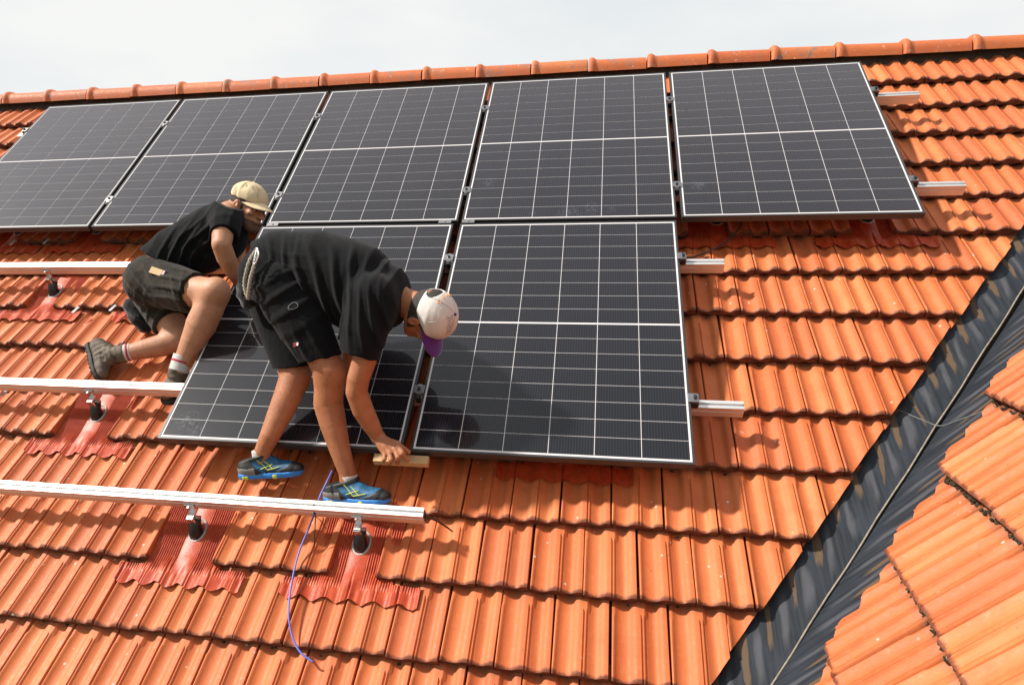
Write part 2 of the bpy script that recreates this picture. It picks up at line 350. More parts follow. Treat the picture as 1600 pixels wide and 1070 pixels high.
# ------------------------------------------------------------------ one clay tile
PROF = [(0.0, -.013), (.0015, -.004), (.005, -.0012), (.009, -.0028), (.013, -.0070), (.019, -.0115), (.027, -.0160), (.037, -.0192), (.048, -.0205), (.059, -.0196), (.067, -.0148), (.075, -.0062), (.082, -.0012),
        (.090, 0.0), (.103, -.0003), (.1055, -.0070), (.109, -.0070), (.1115, -.0008), (.115, -.0015), (.1175, -.0075), (.121, -.0080), (.127, -.0115), (.135, -.0155), (.144, -.0190), (.152, -.0200), (.161, -.0160), (.169, -.0064), (.175, -.0012), (.186, 0.0), (.1955, -.0006), (.1972, -.004), (.1975, -.014)]
PROF = [(x * .9895, z) for x, z in PROF]        # leaves the open joint between neighbours
def tile_geo(width=TW, keep0=None):
    TL = 0.362; ys = [0.0, .005, .015, .238, .252, TL]
    sx = width / TW
    v = []; uv = []
    for j, y in enumerate(ys):
        for (x, z) in PROF:
            gz = z
            if y > .24 and .104 < x < .123:       # the rib ends short of the head
                gz = -.0005 if x < .117 else -.003
            if y > .24 and x <= .013: gz = min(gz, -.006)
            cr = max(0., min(1., (z + .016) / .014)); dz = ((-.003 - .004 * cr) if j == 0 else ((-.0008 - .0015 * cr) if j == 1 else 0)) - y * TT / TE
            v.append((x * sx, y, gz + dz)); uv.append((x / TW, y / TL))
    n = len(PROF); f = []; m = []
    for j in range(len(ys) - 1):
        for i in range(n - 1): f.append((j * n + i, j * n + i + 1, (j + 1) * n + i + 1, (j + 1) * n + i)); m.append(0)
    b = len(v)
    for (x, z) in PROF: v.append((x * sx, .002, -.0505 + .011 * min(1., -z / .021))); uv.append((x / TW, 0))
    for i in range(n - 1): f.append((b + i, b + i + 1, i + 1, i)); m.append(1)
    c = len(v)                                 # the two long edges
    v += [(0, 0, -.045), (0, TL, -.040 - TL * TT / TE), (.1954 * sx, 0, -.045), (.1954 * sx, TL, -.040 - TL * TT / TE)]; uv += [(0, 0), (0, 1), (1, 0), (1, 1)]
    L_ = [j * n for j in range(len(ys))]; Rr = [j * n + n - 1 for j in range(len(ys))]
    f.append(tuple([c] + L_ + [c + 1])); m.append(0); f.append(tuple([c + 3] + Rr[::-1] + [c + 2])); m.append(0)
    return v, f, m, uv
def tile_mesh(name, width=TW):
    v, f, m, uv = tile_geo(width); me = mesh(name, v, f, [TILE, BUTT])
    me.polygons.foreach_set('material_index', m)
    l = me.uv_layers.new(name="uv")
    for lp in me.loops: l.data[lp.index].uv = uv[lp.vertex_index]
    # smooth across the waves but keep the butt edge and grooves crisp
    me.polygons.foreach_set('use_smooth', [q == 0 for q in m])
    me.set_sharp_from_angle(angle=R(38)) if hasattr(me, 'set_sharp_from_angle') else None
    return me
def cut_mesh(src, planes, name):
    bm = bmesh.new(); bm.from_mesh(src)
    for co, no in planes:
        bmesh.ops.bisect_plane(bm, geom=bm.verts[:] + bm.edges[:] + bm.faces[:], plane_co=co, plane_no=no, clear_outer=True)
    if not bm.faces: bm.free(); return None
    me = src.copy(); bm.to_mesh(me); bm.free(); me.name = name; return me
TILE_ME = tile_mesh("tile")

# panel rectangles in the roof frame (right edge u, bottom v)
PW, PH, GU = 1.134, 1.490, 0.02236
PANELS = [(-3 * (PW + GU), 1.512), (-2 * (PW + GU), 1.512), (-(PW + GU), 1.512), (0.0, 1.512), (PW + GU + .0017, 1.512), (-PW - GU - .020, 0.0), (-.0046, 0.0)]
def seen(P, roof=True):
    px, py, z = pix(P)
    if not (-25 < px < 1625 and -25 < py < 1095) or z < .2: return False
    c = np.array([CAM[0], CAM[1] * CP + CAM[2] * SP, -CAM[1] * SP + CAM[2] * CP]); q = np.array([P[0], P[1] * CP + P[2] * SP, -P[1] * SP + P[2] * CP])
    if q[2] < -.05 and c[2] > 0:
        t = (-.03 - q[2]) / (c[2] - q[2]); h = q + (c - q) * t
        for ur, vb in PANELS:
            if ur - PW < h[0] < ur and vb < h[1] < vb + PH: return False
    return True

# valley line in the main roof frame and the wing frame
VP = np.array([.212, -.728]); VD = np.array([.5727, .8198]); VN = np.array([-.8198, .5727])   # seam point, direction, normal towards the main roof
WO = np.array([0.21245, -0.38807, -0.64749]); WE = np.array([-.16505, -.98629, 0.]); WV = np.array([.63549, -.10634, .76475]); WN = np.array([-.75426, .12622, .64432])
MW = Matrix(((WE[0], WV[0], WN[0], WO[0]), (WE[1], WV[1], WN[1], WO[1]), (WE[2], WV[2], WN[2], WO[2]), (0, 0, 0, 1)))
WVD = np.array([-.6767, .7362]); WVN = np.array([.7362, .6767])
CUTM, CUTW = .150, .240

MISSING = {(-1, 8), (-1, 12), (1, 16), (4, 19), (6, -4), (6, 0), (6, 19), (6, 22), (1, 4), (4, 15)}   # (row, tiles left of the phase) taken out for the roof hooks
HALFCUT = {(-1, 11): .097, (1, 15): .105}
slots = []                                     # (area, mesh, matrix, seen)
roof_m = M
for k in range(-5, 12):
    off = U0 + (k % 2) * TW / 2
    for i in range(-20, 33):
        u = off - i * TW
        # index used above counts from the joint just left of the phase
        key = (k, i)
        if u < UL + .02 or u > UR - .2: continue
        v = V0 + k * TE
        cen = np.array([u + TW / 2, v + .15]) - VP
        dist = cen @ VN
        if dist < CUTM - .30: continue
        me = TILE_ME
        if key in MISSING: continue
        planes = []
        if key in HALFCUT: planes.append(((HALFCUT[key], 0, 0), (-1, 0, 0)))
        if dist < CUTM + .32:
            p0 = VP + VN * (CUTM + .006 * sin(k * 2.1 + i)); planes.append(((p0[0] - u, p0[1] - v, 0), (-VN[0], -VN[1], 0)))
        if k == 11: planes.append(((0, .345, 0), (0, 1, 0)))
        slots.append((u, v, planes, 'm', k, i))
WTW, WTE, WV0, WU0 = .190, .311, .2475, -.057
for k in range(-4, 7):
    for i in range(-9, 14):
        u = WU0 + i * WTW; v = WV0 + k * WTE
        dist = (np.array([u + WTW / 2, v + .15])) @ WVN
        if dist < CUTW - .32 or u > 1.7 or v > 1.9: continue
        planes = []
        if dist < CUTW + .34:
            p0 = WVN * CUTW; planes.append(((p0[0] - u, p0[1] - v, 0), (-WVN[0], -WVN[1], 0)))
        slots.append((u, v, planes, 'w', k, i))
WTILE_ME = tile_mesh("tile", WTW)
cands = []
for (u, v, planes, kind, k, i) in slots:
    dx, dy, dz = rnd.uniform(-.0024, .0024), rnd.gauss(0, .0028), rnd.uniform(-.0015, .002)
    rz_, ry_, rx_ = rnd.gauss(0, .0065), rnd.gauss(0, .007), rnd.gauss(0, .006)
    zc = NC if kind == 'm' else .042
    loc = Matrix.Translation((u + dx, v + dy, zc + dz)) @ Matrix.Rotation(rz_, 4, 'Z') @ Matrix.Rotation(ry_, 4, 'Y') @ Matrix.Rotation(rx_, 4, 'X')
    base = TILE_ME if kind == 'm' else WTILE_ME
    me = base if not planes else cut_mesh(base, planes, "tile")
    if me is None or len(me.polygons) == 0: continue
    wm = (M if kind == 'm' else MW) @ loc
    cnt = 0
    for a in np.linspace(.02, TW - .02, 6):
        for b in np.linspace(.0, .29, 6):
            p = wm @ Vector((a, b, -.005)); pl = np.array(p)
            ok = all((Vector((a, b, 0)) - Vector(c_)).dot(Vector(n_)) <= 0 for c_, n_ in planes)
            if ok and seen(pl): cnt += 1
    z = pix(np.array(wm @ Vector((.1, .1, 0))))[2]
    cands.append((cnt / 36 / max(z, .5) ** 2, cnt, me, loc, kind))
vis = sorted([c for c in cands if c[1] > 0], key=lambda c: -c[0])
print("tiles seen", len(vis), "of", len(cands))
main_tiles = empty("tile_field", parent=house) if False else None
wing_mb = MB()
p_a = WVD * -1.9; p_b = WVD * 3.0
wing_mb.add([(p_a[0], p_a[1], -.045), (p_a[0] + 3.4, p_a[1], -.045), (p_b[0] + 5.0, p_b[1], -.045), (p_b[0], p_b[1], -.045)], [(0, 1, 2, 3)])
wing_roof = wing_mb.build("wing_roof", BATTEN, house, mat=MW, fix=False)
keep = set(id(c) for c in vis[:300])
rest = {'m': [], 'w': []}
for c in cands:
    if id(c) in keep:
        if c[4] == 'm': obj("tile", c[2], main_roof, mat=M @ c[3])
        else: obj("tile", c[2], wing_roof, mat=c[3])
    else: rest[c[4]].append(c)
def join(items, name, parent, pre):
    V, F, MI, UVS, T = [], [], [], [], []
    for _, _, me, loc, _k in items:
        b = len(V); mm = pre @ loc; t = rnd.random()
        V += [tuple(mm @ q.co) for q in me.vertices]; ul = me.uv_layers[0].data
        for p in me.polygons:
            F.append([q + b for q in p.vertices]); MI.append(p.material_index); UVS += [tuple(ul[li].uv) for li in p.loop_indices]
        T += [t] * len(me.vertices)
    if not V: return
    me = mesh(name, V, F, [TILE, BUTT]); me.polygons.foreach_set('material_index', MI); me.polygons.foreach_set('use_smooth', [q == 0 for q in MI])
    l = me.uv_layers.new(name="uv")
    for i, q in enumerate(UVS): l.data[i].uv = q
    a = me.attributes.new("tint", 'FLOAT', 'POINT'); a.data.foreach_set('value', T)
    tag(obj(name, me, parent), kind='stuff')
join(rest['m'], "covered_tiles", main_roof, M)
join(rest['w'], "outer_tiles", wing_roof, Matrix.Identity(4))

# ridge caps: half-round tiles with a collar at the left end
def ridge_cap_mesh():
    L_ = .403; seg = 14
    st = [(-.054, .090, .083), (-.050, .108, .099), (-.040, .115, .1065), (-.022, .115, .1065), (-.008, .107, .098), (.002, .100, .0915), (.02, .099, .0905), (L_ - .09, .097, .0885), (L_ - .06, .096, .088)]
    v = []; uv = []
    for x, ry, rz in st:
        for j in range(seg + 1):
            a = pi * (-.02 + 1.04 * j / seg)
            c_, s_ = cos(a), sin(a); q = 2.5                      # a slightly squared, angular half-round
            cc = math.copysign(abs(c_) ** (2 / q), c_); ss = math.copysign(abs(s_) ** (2 / q), s_)
            v.append((x, cc * ry, ss * rz)); uv.append((j / seg, x / L_))
    n = seg + 1
    f = [(i * n + j, i * n + j + 1, (i + 1) * n + j + 1, (i + 1) * n + j) for i in range(len(st) - 1) for j in range(seg)]
    b = len(v)
    for j in range(n): q = v[j]; v.append((q[0], q[1] * .86, q[2] * .86)); uv.append(uv[j])
    f += [(b + j, b + j + 1, j + 1, j) for j in range(seg)]
    me = mesh("ridge_cap", v, f, RIDGE, True); l = me.uv_layers.new(name="uv")
    for lp in me.loops: l.data[lp.index].uv = uv[lp.vertex_index]
    bm = bmesh.new(); bm.from_mesh(me); bmesh.ops.recalc_face_normals(bm, faces=bm.faces); bm.to_mesh(me); bm.free()
    return me
RC = ridge_cap_mesh()
for k in range(-1, 22):
    obj("ridge_cap", RC, main_roof, mat=Matrix.Translation((-5.30 + .4045 * k, RY + rnd.uniform(-.004, .004), RZ + .052 + rnd.uniform(-.004, .004))) @ Matrix.Rotation(rnd.gauss(0, .008), 4, 'Y') @ Matrix.Rotation(rnd.gauss(0, .006), 4, 'Z') @ Matrix.Rotation(rnd.gauss(0, .012), 4, 'X'))
# mortar and shadow strip under the caps, with the verge board at the left end
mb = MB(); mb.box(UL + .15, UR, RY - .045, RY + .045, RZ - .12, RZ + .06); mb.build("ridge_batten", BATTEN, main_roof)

# valley: two sheets meeting in a standing seam, with a lap across the sheets
def valley():
    v, f, uvl = [], [], []
    n = 60
    for side in (0, 1):
        b = len(v); rows = 8
        for i in range(n + 1):
            s = -2.0 + 5.2 * i / n
            for j in range(rows + 1):
                t = j / rows                                        # 0 tile edge .. 1 seam
                if side == 0:
                    e = VP + VD * s; wid = .24 * (1 - t); q = e + VN * wid
                    # streaks run straight down the slope: u stays put
                    dv = (CUTM / VN[1]); X = W(q[0], q[1], -.198 - .045 * (1 - t) ** 1.0); uvl.append((q[0] / (TW / 2) + .15, 1 - wid / CUTM if True else 0))
                else:
                    wid = .34 * (1 - t); q = WVD * s + WVN * wid; X = np.array(MW @ Vector((q[0], q[1], -.05 * (1 - t)))); uvl.append((q[0] / (WTW / 2) + .3, 1 - wid / CUTW))
                v.append(X)
        f += [(b + i * (rows + 1) + j, b + i * (rows + 1) + j + 1, b + (i + 1) * (rows + 1) + j + 1, b + (i + 1) * (rows + 1) + j) for i in range(n) for j in range(rows)]
    me = mesh("valley_gutter", v, f, VALLEY, True); l = me.uv_layers.new(name="uv")
    for lp in me.loops: l.data[lp.index].uv = uvl[lp.vertex_index]
    bm = bmesh.new(); bm.from_mesh(me); bmesh.ops.recalc_face_normals(bm, faces=bm.faces); bm.to_mesh(me); bm.free()
    vg = obj("valley_gutter", me, house)
    pts = []
    for i in range(40):
        s = -2 + 5.2 * i / 39; q = VP + VD * s; pts.append(W(q[0], q[1], -.197) + np.array([0.0025 * sin(i * 1.7), 0, .002]))
    MB().tube(pts, .0040, 6).build("seam", SEAM, vg, smooth=True)
    q0 = VP + VD * 1.345
    lap = [W(*(q0 + VN * a + VD * (.10 * a)), -.1965 - .045 * a / .24) for a in np.linspace(.16, 0, 8)] + [np.array(MW @ Vector((*(WVD * 1.345 + WVN * a + WVD * .12 * a), .002 - .05 * a / .34))) for a in np.linspace(.02, .26, 8)]
    MB().tube(lap, .0028, 5).build("lap_joint", plain("lap_edge", (.12, .125, .13), .4, spec=.6), vg, smooth=True)
valley()
# moss and dirt gathered under the butts
def moss():
    V, F = [], []
    ico = bmesh.new(); bmesh.ops.create_icosphere(ico, subdivisions=1, radius=1); iv = [np.array(q.co) for q in ico.verts]; jf = [[q.index for q in fc.verts] for fc in ico.faces]; ico.free()
    def blob(X, r, fl):
        b = len(V); rot = rnd.uniform(0, 6.28); c_, s_ = cos(rot), sin(rot)
        for p in iv:
            k = 1 + rnd.uniform(-.35, .35); q = np.array([c_ * p[0] - s_ * p[1], s_ * p[0] + c_ * p[1], p[2] * fl]) * r * k; V.append(tuple(X + q))
        F.extend([[i + b for i in q] for q in jf])
    for (u, v, planes, kind, k, i) in slots:
        for xt in (.045, .146):
            m_ = 3 if rnd.random() < .6 else 1
            for _ in range(m_):
                a = xt + rnd.gauss(0, .017); b = rnd.uniform(-.008, .010)
                if any((np.array([a, b, 0]) - np.array(c_)) @ np.array(n_) > -.02 for c_, n_ in planes): continue
                r = abs(rnd.gauss(.0042, .0024)) + .0015
                if kind == 'm': X = W(u + a, v + b, NC - TT - .024 + rnd.uniform(-.006, .004))
                else: X = np.array(MW @ Vector((u + a * .95, v + b, .042 - TT - .024 + rnd.uniform(-.006, .004))))
                if seen(X): blob(X, r, .7)
        if kind == 'w':                          # crumbled moss line along the wing's butts
            for _ in range(34):
                a = rnd.uniform(.0, WTW); b = rnd.uniform(-.014, .002)
                if any((np.array([a, b, 0]) - np.array(c_)) @ np.array(n_) > -.02 for c_, n_ in planes): continue
                X = np.array(MW @ Vector((u + a, v + b, .042 - TT - .002 + rnd.uniform(-.012, .004))))
                if seen(X): blob(X, abs(rnd.gauss(.0040, .0024)) + .0012, .8)
    me = mesh("moss", V, F, MOSS); tag(obj("moss", me, house), kind='stuff')
moss()

# ------------------------------------------------------------------ roof hooks: flashing, boot and steel hook
def wavez(x):                                   # height of a tile's top relative to its crest
    x = x % TW; return np.interp(x, [p[0] for p in PROF], [p[1] for p in PROF])
def flashing_mesh(phase):
    us = np.arange(-.285, .2851, .0021); vsx = list(np.linspace(-.105, -.055, 8)) + list(np.linspace(-.045, .33, 16)); v, f = [], []
    hem = lambda u: .008 * sin(u * 2 * pi / .10 + 1.0) + .003 * sin(u * 61)
    ids = {}
    for j, b in enumerate(vsx):
        for i, a in enumerate(us):
            if b > .0 and abs(a) > .17: continue
            bb = b + (hem(a) if j == 0 else hem(a) * max(0, (-.045 - b) / .06) if b < -.045 else 0)
            z = -TT + .006 - min(b, 0) * 0 - (b + TE) * 0
            low = NC - TT + .004 - min(b, 0) * (-TT / TE) * -1 * 0
            n_ = NC - TT - (b if b < 0 else 0) * (TT / TE) * .9 + .010
            if b < .02: n_ += (.55 * float(wavez(a + phase)) + .003) * (1 if b < -.03 else (.02 - b) / .05)
            else: n_ += 0
            if b >= -.01: n_ += -.008 * min(1, (b + .01) / .04)
            if b > -.05 and abs(a) > .040: n_ += .0034 * sin(2 * pi * a / .0105) * min(1, (b + .05) / .02)
            elif b <= -.05: n_ += .0016 * sin(a * 2 * pi / .047 + 3 * sin(a * 23))
            if abs(a) <= .040 and b > -.02: n_ += .004 * cos(a / .040 * pi / 2) + .0022 * sin(b * 90) * cos(a * 50)
            ids[(j, i)] = len(v); v.append((a, bb, n_))
    for j in range(len(vsx) - 1):
        for i in range(len(us) - 1):
            q = [ids.get((j, i)), ids.get((j, i + 1)), ids.get((j + 1, i + 1)), ids.get((j + 1, i))]
            if None not in q: f.append(q)
    return mesh("sheet", v, f, FLASH, True)
def roof_hook(u, vb, railv, label_f, label_h, rail_side=True, full=True, phase=0.):
    T = M @ Matrix.Translation((u, vb, 0))
    fl = empty("roof_flashing", T); tag(fl, label_f, "roof flashing", "red roof flashings under the hooks")
    obj("sheet", flashing_mesh(phase), fl)
    base = NC - TT - .002
    # rubber boot: ring and a stub leaning up the slope
    ring = []
    for k in range(25):
        a = 2 * pi * k / 24; ring.append((.036 * cos(a), .150 + .052 * sin(a), base + .006))
    MB().tube(ring, .0055, 6, cap=False).build("ring", plain("grey_ring", (.33, .32, .31), .5), fl, smooth=True)
    b = MB(); b.tube([(0, .132, base - .01), (0, .138, base + .018), (0, .158, base + .045), (0, .184, base + .066)], [.031, .030, .026, .024], 14); b.build("boot", RUBBER, fl, smooth=True)
    MB().tube([(0, .176, base + .062), (0, .190, base + .069)], [.0245, .0245], 14).build("boot_rim", plain("boot_rim", (.30, .29, .28), .5), fl, smooth=True)
    dv = railv - vb
    hk = empty("roof_hook", T); tag(hk, label_h, "roof hook", "steel roof hooks carrying the rails")
    b = MB(); b.box(-.014, .014, .150, .158, base + .02, -.103); b.box(-.014, .014, min(.150, dv - .024), max(.158, dv - .020), -.109, -.103)
    b.build("stem", STEEL, hk)
    b = MB(); b.box(-.016, .016, dv - .030, dv - .0215, -.109, -.066, bev=.0015); b.box(-.022, .022, dv - .0305, dv - .0225, -.074, -.058, bev=.001); b.build("clamp_plate", STEEL, hk)
    b = MB(); b.tube([(0, dv - .029, -.066), (0, dv - .040, -.066)], .0075, 6); b.build("bolt", STEEL, hk)
RB, RM, RU, RV1, RV2 = -.262, .323, 1.205, 1.788, 2.670      # rail centre lines
HK = [(-1.318, -1, RB, "red corrugated flashing at the free right end of the lowest rail", "steel hook in a black boot beneath the free right end of the lowest rail"),
      (-2.060, -1, RB, "red corrugated flashing below the lowest rail, left of the blue cord", "steel hook beneath the lowest rail, left of the blue cord"),
      (-2.855, 1, RM, "red corrugated flashing in front of the kneeling man's boots", "steel hook under the rail in front of the kneeling man's boots"),
      (-3.612, 4, RU, "red corrugated flashing at the photo's left edge under the topmost bare rail", "steel hook at the photo's left edge under the topmost bare rail"),
      (.990, 6, RV1, "red flashing below the far right panel's bottom edge, the right one of two", "steel hook in shadow under the far right panel, the right one of two"),
      (.235, 6, RV1, "red flashing in shadow below the far right panel, by the black cable", "steel hook in shadow below the far right panel's left corner"),
      (-3.62, 6, RV1, "red flashing in shadow below the upper panels, behind the kneeling man's back", "steel hook in shadow below the upper row behind the kneeling man's back"),
      (-4.22, 6, RV1, "red flashing in shadow below the leftmost panel at the photo's left edge", "steel hook in shadow below the leftmost panel"),
      (-.515, 1, RM, "dark red flashing hem just below the lower right panel's bottom edge", "steel hook hidden under the lower right panel"),
      (-2.82, 4, RU, "red flashing tip peeping out left of the kneeling man's black pouch", "steel hook behind the kneeling man's hips")]
for (u, k, rv, lf, lh) in HK:
    off = U0 + (k - 1) % 2 * TW / 2; roof_hook(u, V0 + k * TE, rv, lf, lh, phase=u - off)

# ------------------------------------------------------------------ rails
def rail(u0, u1, v, label):
    r = empty("mounting_rail", M @ Matrix.Translation((u0, v, -.055))); tag(r, label, "rail", "aluminium mounting rails")
    h = .020
    hb = -.038
    pr = [(-h, hb), (h, hb), (h, -.006), (h - .003, -.005), (h - .003, -.001), (h, .000), (h, h), (.0055, h), (.0055, h - .014), (-.0055, h - .014), (-.0055, h), (-h, h), (-h, .000), (-h + .003, -.001), (-h + .003, -.005), (-h, -.006)]
    MB().prism([(a, b) for a, b in pr], 0, u1 - u0).build("profile", ALU, r)
    b = MB(); b.box(u1 - u0 - .001, u1 - u0 + .0015, -.016, .016, -.034, .011); b.build("end_hollow_shade", BLACKMETAL, r)  # black plate paints the dark inside of the rail end
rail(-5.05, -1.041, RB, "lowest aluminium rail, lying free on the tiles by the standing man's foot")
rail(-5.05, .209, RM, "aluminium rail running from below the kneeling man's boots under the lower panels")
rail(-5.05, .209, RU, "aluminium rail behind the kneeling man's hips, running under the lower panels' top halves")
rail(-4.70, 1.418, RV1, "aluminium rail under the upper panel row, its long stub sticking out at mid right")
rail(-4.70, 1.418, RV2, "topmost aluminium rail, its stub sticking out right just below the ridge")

# ------------------------------------------------------------------ solar panels
CWD, CHD = .1801, .0877
def cell_mesh():
    b = MB(); x, y = CWD / 2, CHD / 2; cfr = .0
    me = mesh("cell", [(-x, -y, 0), (x, -y, 0), (x, y, 0), (-x, y, 0), (-x, -y, -.0008), (x, -y, -.0008), (x, y, -.0008), (-x, y, -.0008)], [(0, 1, 2, 3), (4, 5, 1, 0), (5, 6, 2, 1), (6, 7, 3, 2), (7, 4, 0, 3)], CELL)
    l = me.uv_layers.new(name="uv")
    for lp in me.loops: q = me.vertices[lp.vertex_index].co; l.data[lp.index].uv = (q.x / CWD + .5, q.y / CHD + .5)
    return me
CELL_ME = cell_mesh()
def frame_mesh():
    b = MB(); lip = .0105; t = .035
    o = [(0, 0), (PW, 0), (PW, PH), (0, PH)]; i_ = [(lip, lip), (PW - lip, lip), (PW - lip, PH - lip), (lip, PH - lip)]
    bv = .0015
    lv = [([(x, y) for x, y in o], -t), ([(x, y) for x, y in o], -bv), ([(x + (bv if x == 0 else -bv), y + (bv if y == 0 else -bv)) for x, y in o], 0), (i_, 0), (i_, -.002)]
    v = [(x, y, z) for p, z in lv for x, y in p]
    f = [(r * 4 + k, r * 4 + (k + 1) % 4, (r + 1) * 4 + (k + 1) % 4, (r + 1) * 4 + k) for r in range(4) for k in range(4)]
    inn = [(x + (.03 if x == 0 else -.03), y + (.03 if y == 0 else -.03)) for x, y in o]; n = len(v)
    v += [(x, y, -t) for x, y in inn]; f += [(k, n + k, n + (k + 1) % 4, (k + 1) % 4) for k in range(4)]
    return mesh("frame", v, f, FRAME)
FRAME_ME = frame_mesh()
SHEET_ME = mesh("backsheet", [(.009, .009, -.0016), (PW - .009, .009, -.0016), (PW - .009, PH - .009, -.0016), (.009, PH - .009, -.0016), (.009, .009, -.006), (PW - .009, .009, -.006), (PW - .009, PH - .009, -.006), (.009, PH - .009, -.006)], [(0, 1, 2, 3), (7, 6, 5, 4), (0, 4, 5, 1), (1, 5, 6, 2), (2, 6, 7, 3), (3, 7, 4, 0)], SHEET)
PL = ["leftmost solar panel of the upper row, cut by the photo's left edge", "second solar panel from the left in the upper row, behind the kneeling man's head",
      "middle solar panel of the upper row, above the bent back of the standing man", "fourth solar panel from the left in the upper row, with pale smudges on its glass",
      "solar panel at the far right of the upper row, with no panel below it", "lower row solar panel the standing man bends over", "lower row solar panel to the right of the standing man's white cap"]
for (ur, vb), lab in zip(PANELS, PL):
    p = empty("solar_module", M @ Matrix.Translation((ur - PW, vb, 0)) @ Matrix.Rotation(rnd.gauss(0, .0012), 4, 'Y') @ Matrix.Rotation(rnd.gauss(0, .0012), 4, 'X')); tag(p, lab, "solar panel", "solar panels laid on the roof")
    obj("frame", FRAME_ME, p); obj("backsheet", SHEET_ME, p)
    mx_ = .0175; cp = (PW - 2 * mx_) / 6; my_ = .0195; half = (PH - 2 * my_ - .0085) / 2; rp = half / 8
    for c_ in range(6):
        for r_ in range(16):
            obj("cell", CELL_ME, p, loc=(mx_ + cp * (c_ + .5), my_ + rp * (r_ + .5) + (.0085 if r_ >= 8 else 0), -.0008))
    MB().box(PW / 2 - .05, PW / 2 + .05, PH / 2 - .03, PH / 2 + .03, -.028, -.0065).build("junction_box", RUBBER, p)

# clamps
def clamp(u, v, label, end=0):
    c = empty("panel_clamp", M @ Matrix.Translation((u, v, 0))); tag(c, label, "clamp", "clamps holding the panels")
    if end == 0:
        MB().box(-.0095, .0095, -.028, .028, -.012, .0035, bev=.0012).build("bridge", STEEL, c)
        b = MB(); b.box(-.024, .024, -.022, .022, .0025, .0058, bev=.001); b.build("plate", alu("clamp_plate_alu", (.30, .30, .31), .4) if 'clamp_plate_alu' not in bpy.data.materials else bpy.data.materials['clamp_plate_alu'], c)
        MB().tube([(0, 0, .004), (0, 0, .013)], .0075, 10).build("bolt", BLACKMETAL, c)
        MB().box(-.009, .009, -.050, -.030, -.034, .002, bev=.001).build("foot", BLACKMETAL, c)
    else:
        b = MB(); b.box(.002 * end if end > 0 else -.034, .034 if end > 0 else -.002, -.022, .022, -.034, .001, bev=.002); b.box(-.009 if end > 0 else -.03, .03 if end > 0 else .009, -.022, .022, .0022, .006, bev=.001); b.build("bracket", bpy.data.materials['clamp_plate_alu'], c)
        MB().tube([(.018 * end, 0, .004), (.018 * end, 0, .016)], .0085, 10).build("bolt", BLACKMETAL, c)
        MB().box(.006 if end > 0 else -.028, .028 if end > 0 else -.006, -.026, -.0225, -.034, -.006).build("foot", BLACKMETAL, c)
NM = ["first and second", "second and third", "third and fourth", "fourth and fifth"]
for k in range(4):
    u = -3 * (PW + GU) + k * (PW + GU) + GU / 2 + (.0008 if k == 3 else 0)
    clamp(u, RV2, f"clamp between the {NM[k]} panels of the upper row, nearer the ridge")
    clamp(u, RV1, f"clamp between the {NM[k]} panels of the upper row, nearer its bottom edge")
gl = -.0046 - PW - (.0154 + GU) / 2
clamp(gl, RU, "clamp between the two lower panels, right of the standing man's back"); clamp(gl, RM, "clamp between the two lower panels, beside the standing man's forearm")
clamp(PW + GU + .0017, RV2, "end clamp at the top of the far right panel's right edge", 1); clamp(PW + GU + .0017, RV1, "end clamp low on the far right panel's right edge", 1)
clamp(-.0046, RU, "end clamp high on the lower right panel's right edge, beside the black cable", 1); clamp(-.0046, RM, "end clamp low on the lower right panel's right edge", 1)
clamp(-3 * (PW + GU) - PW, RV2, "end clamp on the left edge of the leftmost panel", -1)
for u, lab in [(-2.245, "flat dark clip in the gap under the upper row by the kneeling man's cap"), (-1.225, "flat dark clip left of the crossing of the panel gaps"), (-1.095, "flat dark clip right of the crossing of the panel gaps")]:
    c = empty("gap_clip", M @ Matrix.Translation((u, 1.501, 0))); tag(c, lab, "clip", "flat clips in the gap between the panel rows")
    MB().box(-.035, .035, -.013, .013, .0008, .0042, bev=.001).build("plate", bpy.data.materials['clamp_plate_alu'], c); MB().tube([(0, 0, .003), (0, 0, .009)], .006, 8).build("bolt", STEEL, c)

# ------------------------------------------------------------------ signed-distance bodies (polygonised once, as ordinary meshes)
class S:
    def __init__(s, f, lo, hi): s.f = f; s.lo = np.array(lo, float); s.hi = np.array(hi, float)
def chain(pts, sq=None):                        # pts: (xyz, r); sq = (axis, factor) flattens along an axis
    P0 = [np.array(p[0], float) for p in pts]; r = [p[1] for p in pts]
    if sq: ax = np.array(sq[0], float); ax /= np.linalg.norm(ax); fac = sq[1]
    def f(P):
        d = None
        for i in range(max(1, len(P0) - 1)):
            a = P0[i]; b = P0[min(i + 1, len(P0) - 1)]; ab = b - a; q = P - a; l = ab @ ab
            t = np.clip(q @ ab / l, 0, 1) if l > 1e-12 else np.zeros(len(P))
            e = q - t[:, None] * ab
            if sq: e = e + ((fac - 1) * (e @ ax))[:, None] * ax
            k = np.sqrt((e * e).sum(1)) - (r[i] + (r[min(i + 1, len(r) - 1)] - r[i]) * t)
            d = k if d is None else np.minimum(d, k)
        return d
    rm = max(r) * (max(1, 1 / sq[1]) if sq else 1)
    return S(f, np.min(P0, 0) - rm, np.max(P0, 0) + rm)
def ell(c, rad, ax=None):
    c = np.array(c, float); rad = np.array(rad, float); A = np.eye(3) if ax is None else np.array(ax, float)
    def f(P):
        q = (P - c) @ A.T; k0 = np.sqrt(((q / rad) ** 2).sum(1)); k1 = np.sqrt(((q / rad ** 2) ** 2).sum(1)); return k0 * (k0 - 1) / (k1 + 1e-9)
    return S(f, c - max(rad), c + max(rad))
def union(k, *ss):
    def f(P):
        d = ss[0].f(P)
        for s in ss[1:]:
            e = s.f(P)
            if k > 0: h = np.clip(.5 + .5 * (d - e) / k, 0, 1); d = d * (1 - h) + e * h - k * h * (1 - h)
            else: d = np.minimum(d, e)
        return d
    return S(f, np.min([s.lo for s in ss], 0), np.max([s.hi for s in ss], 0))
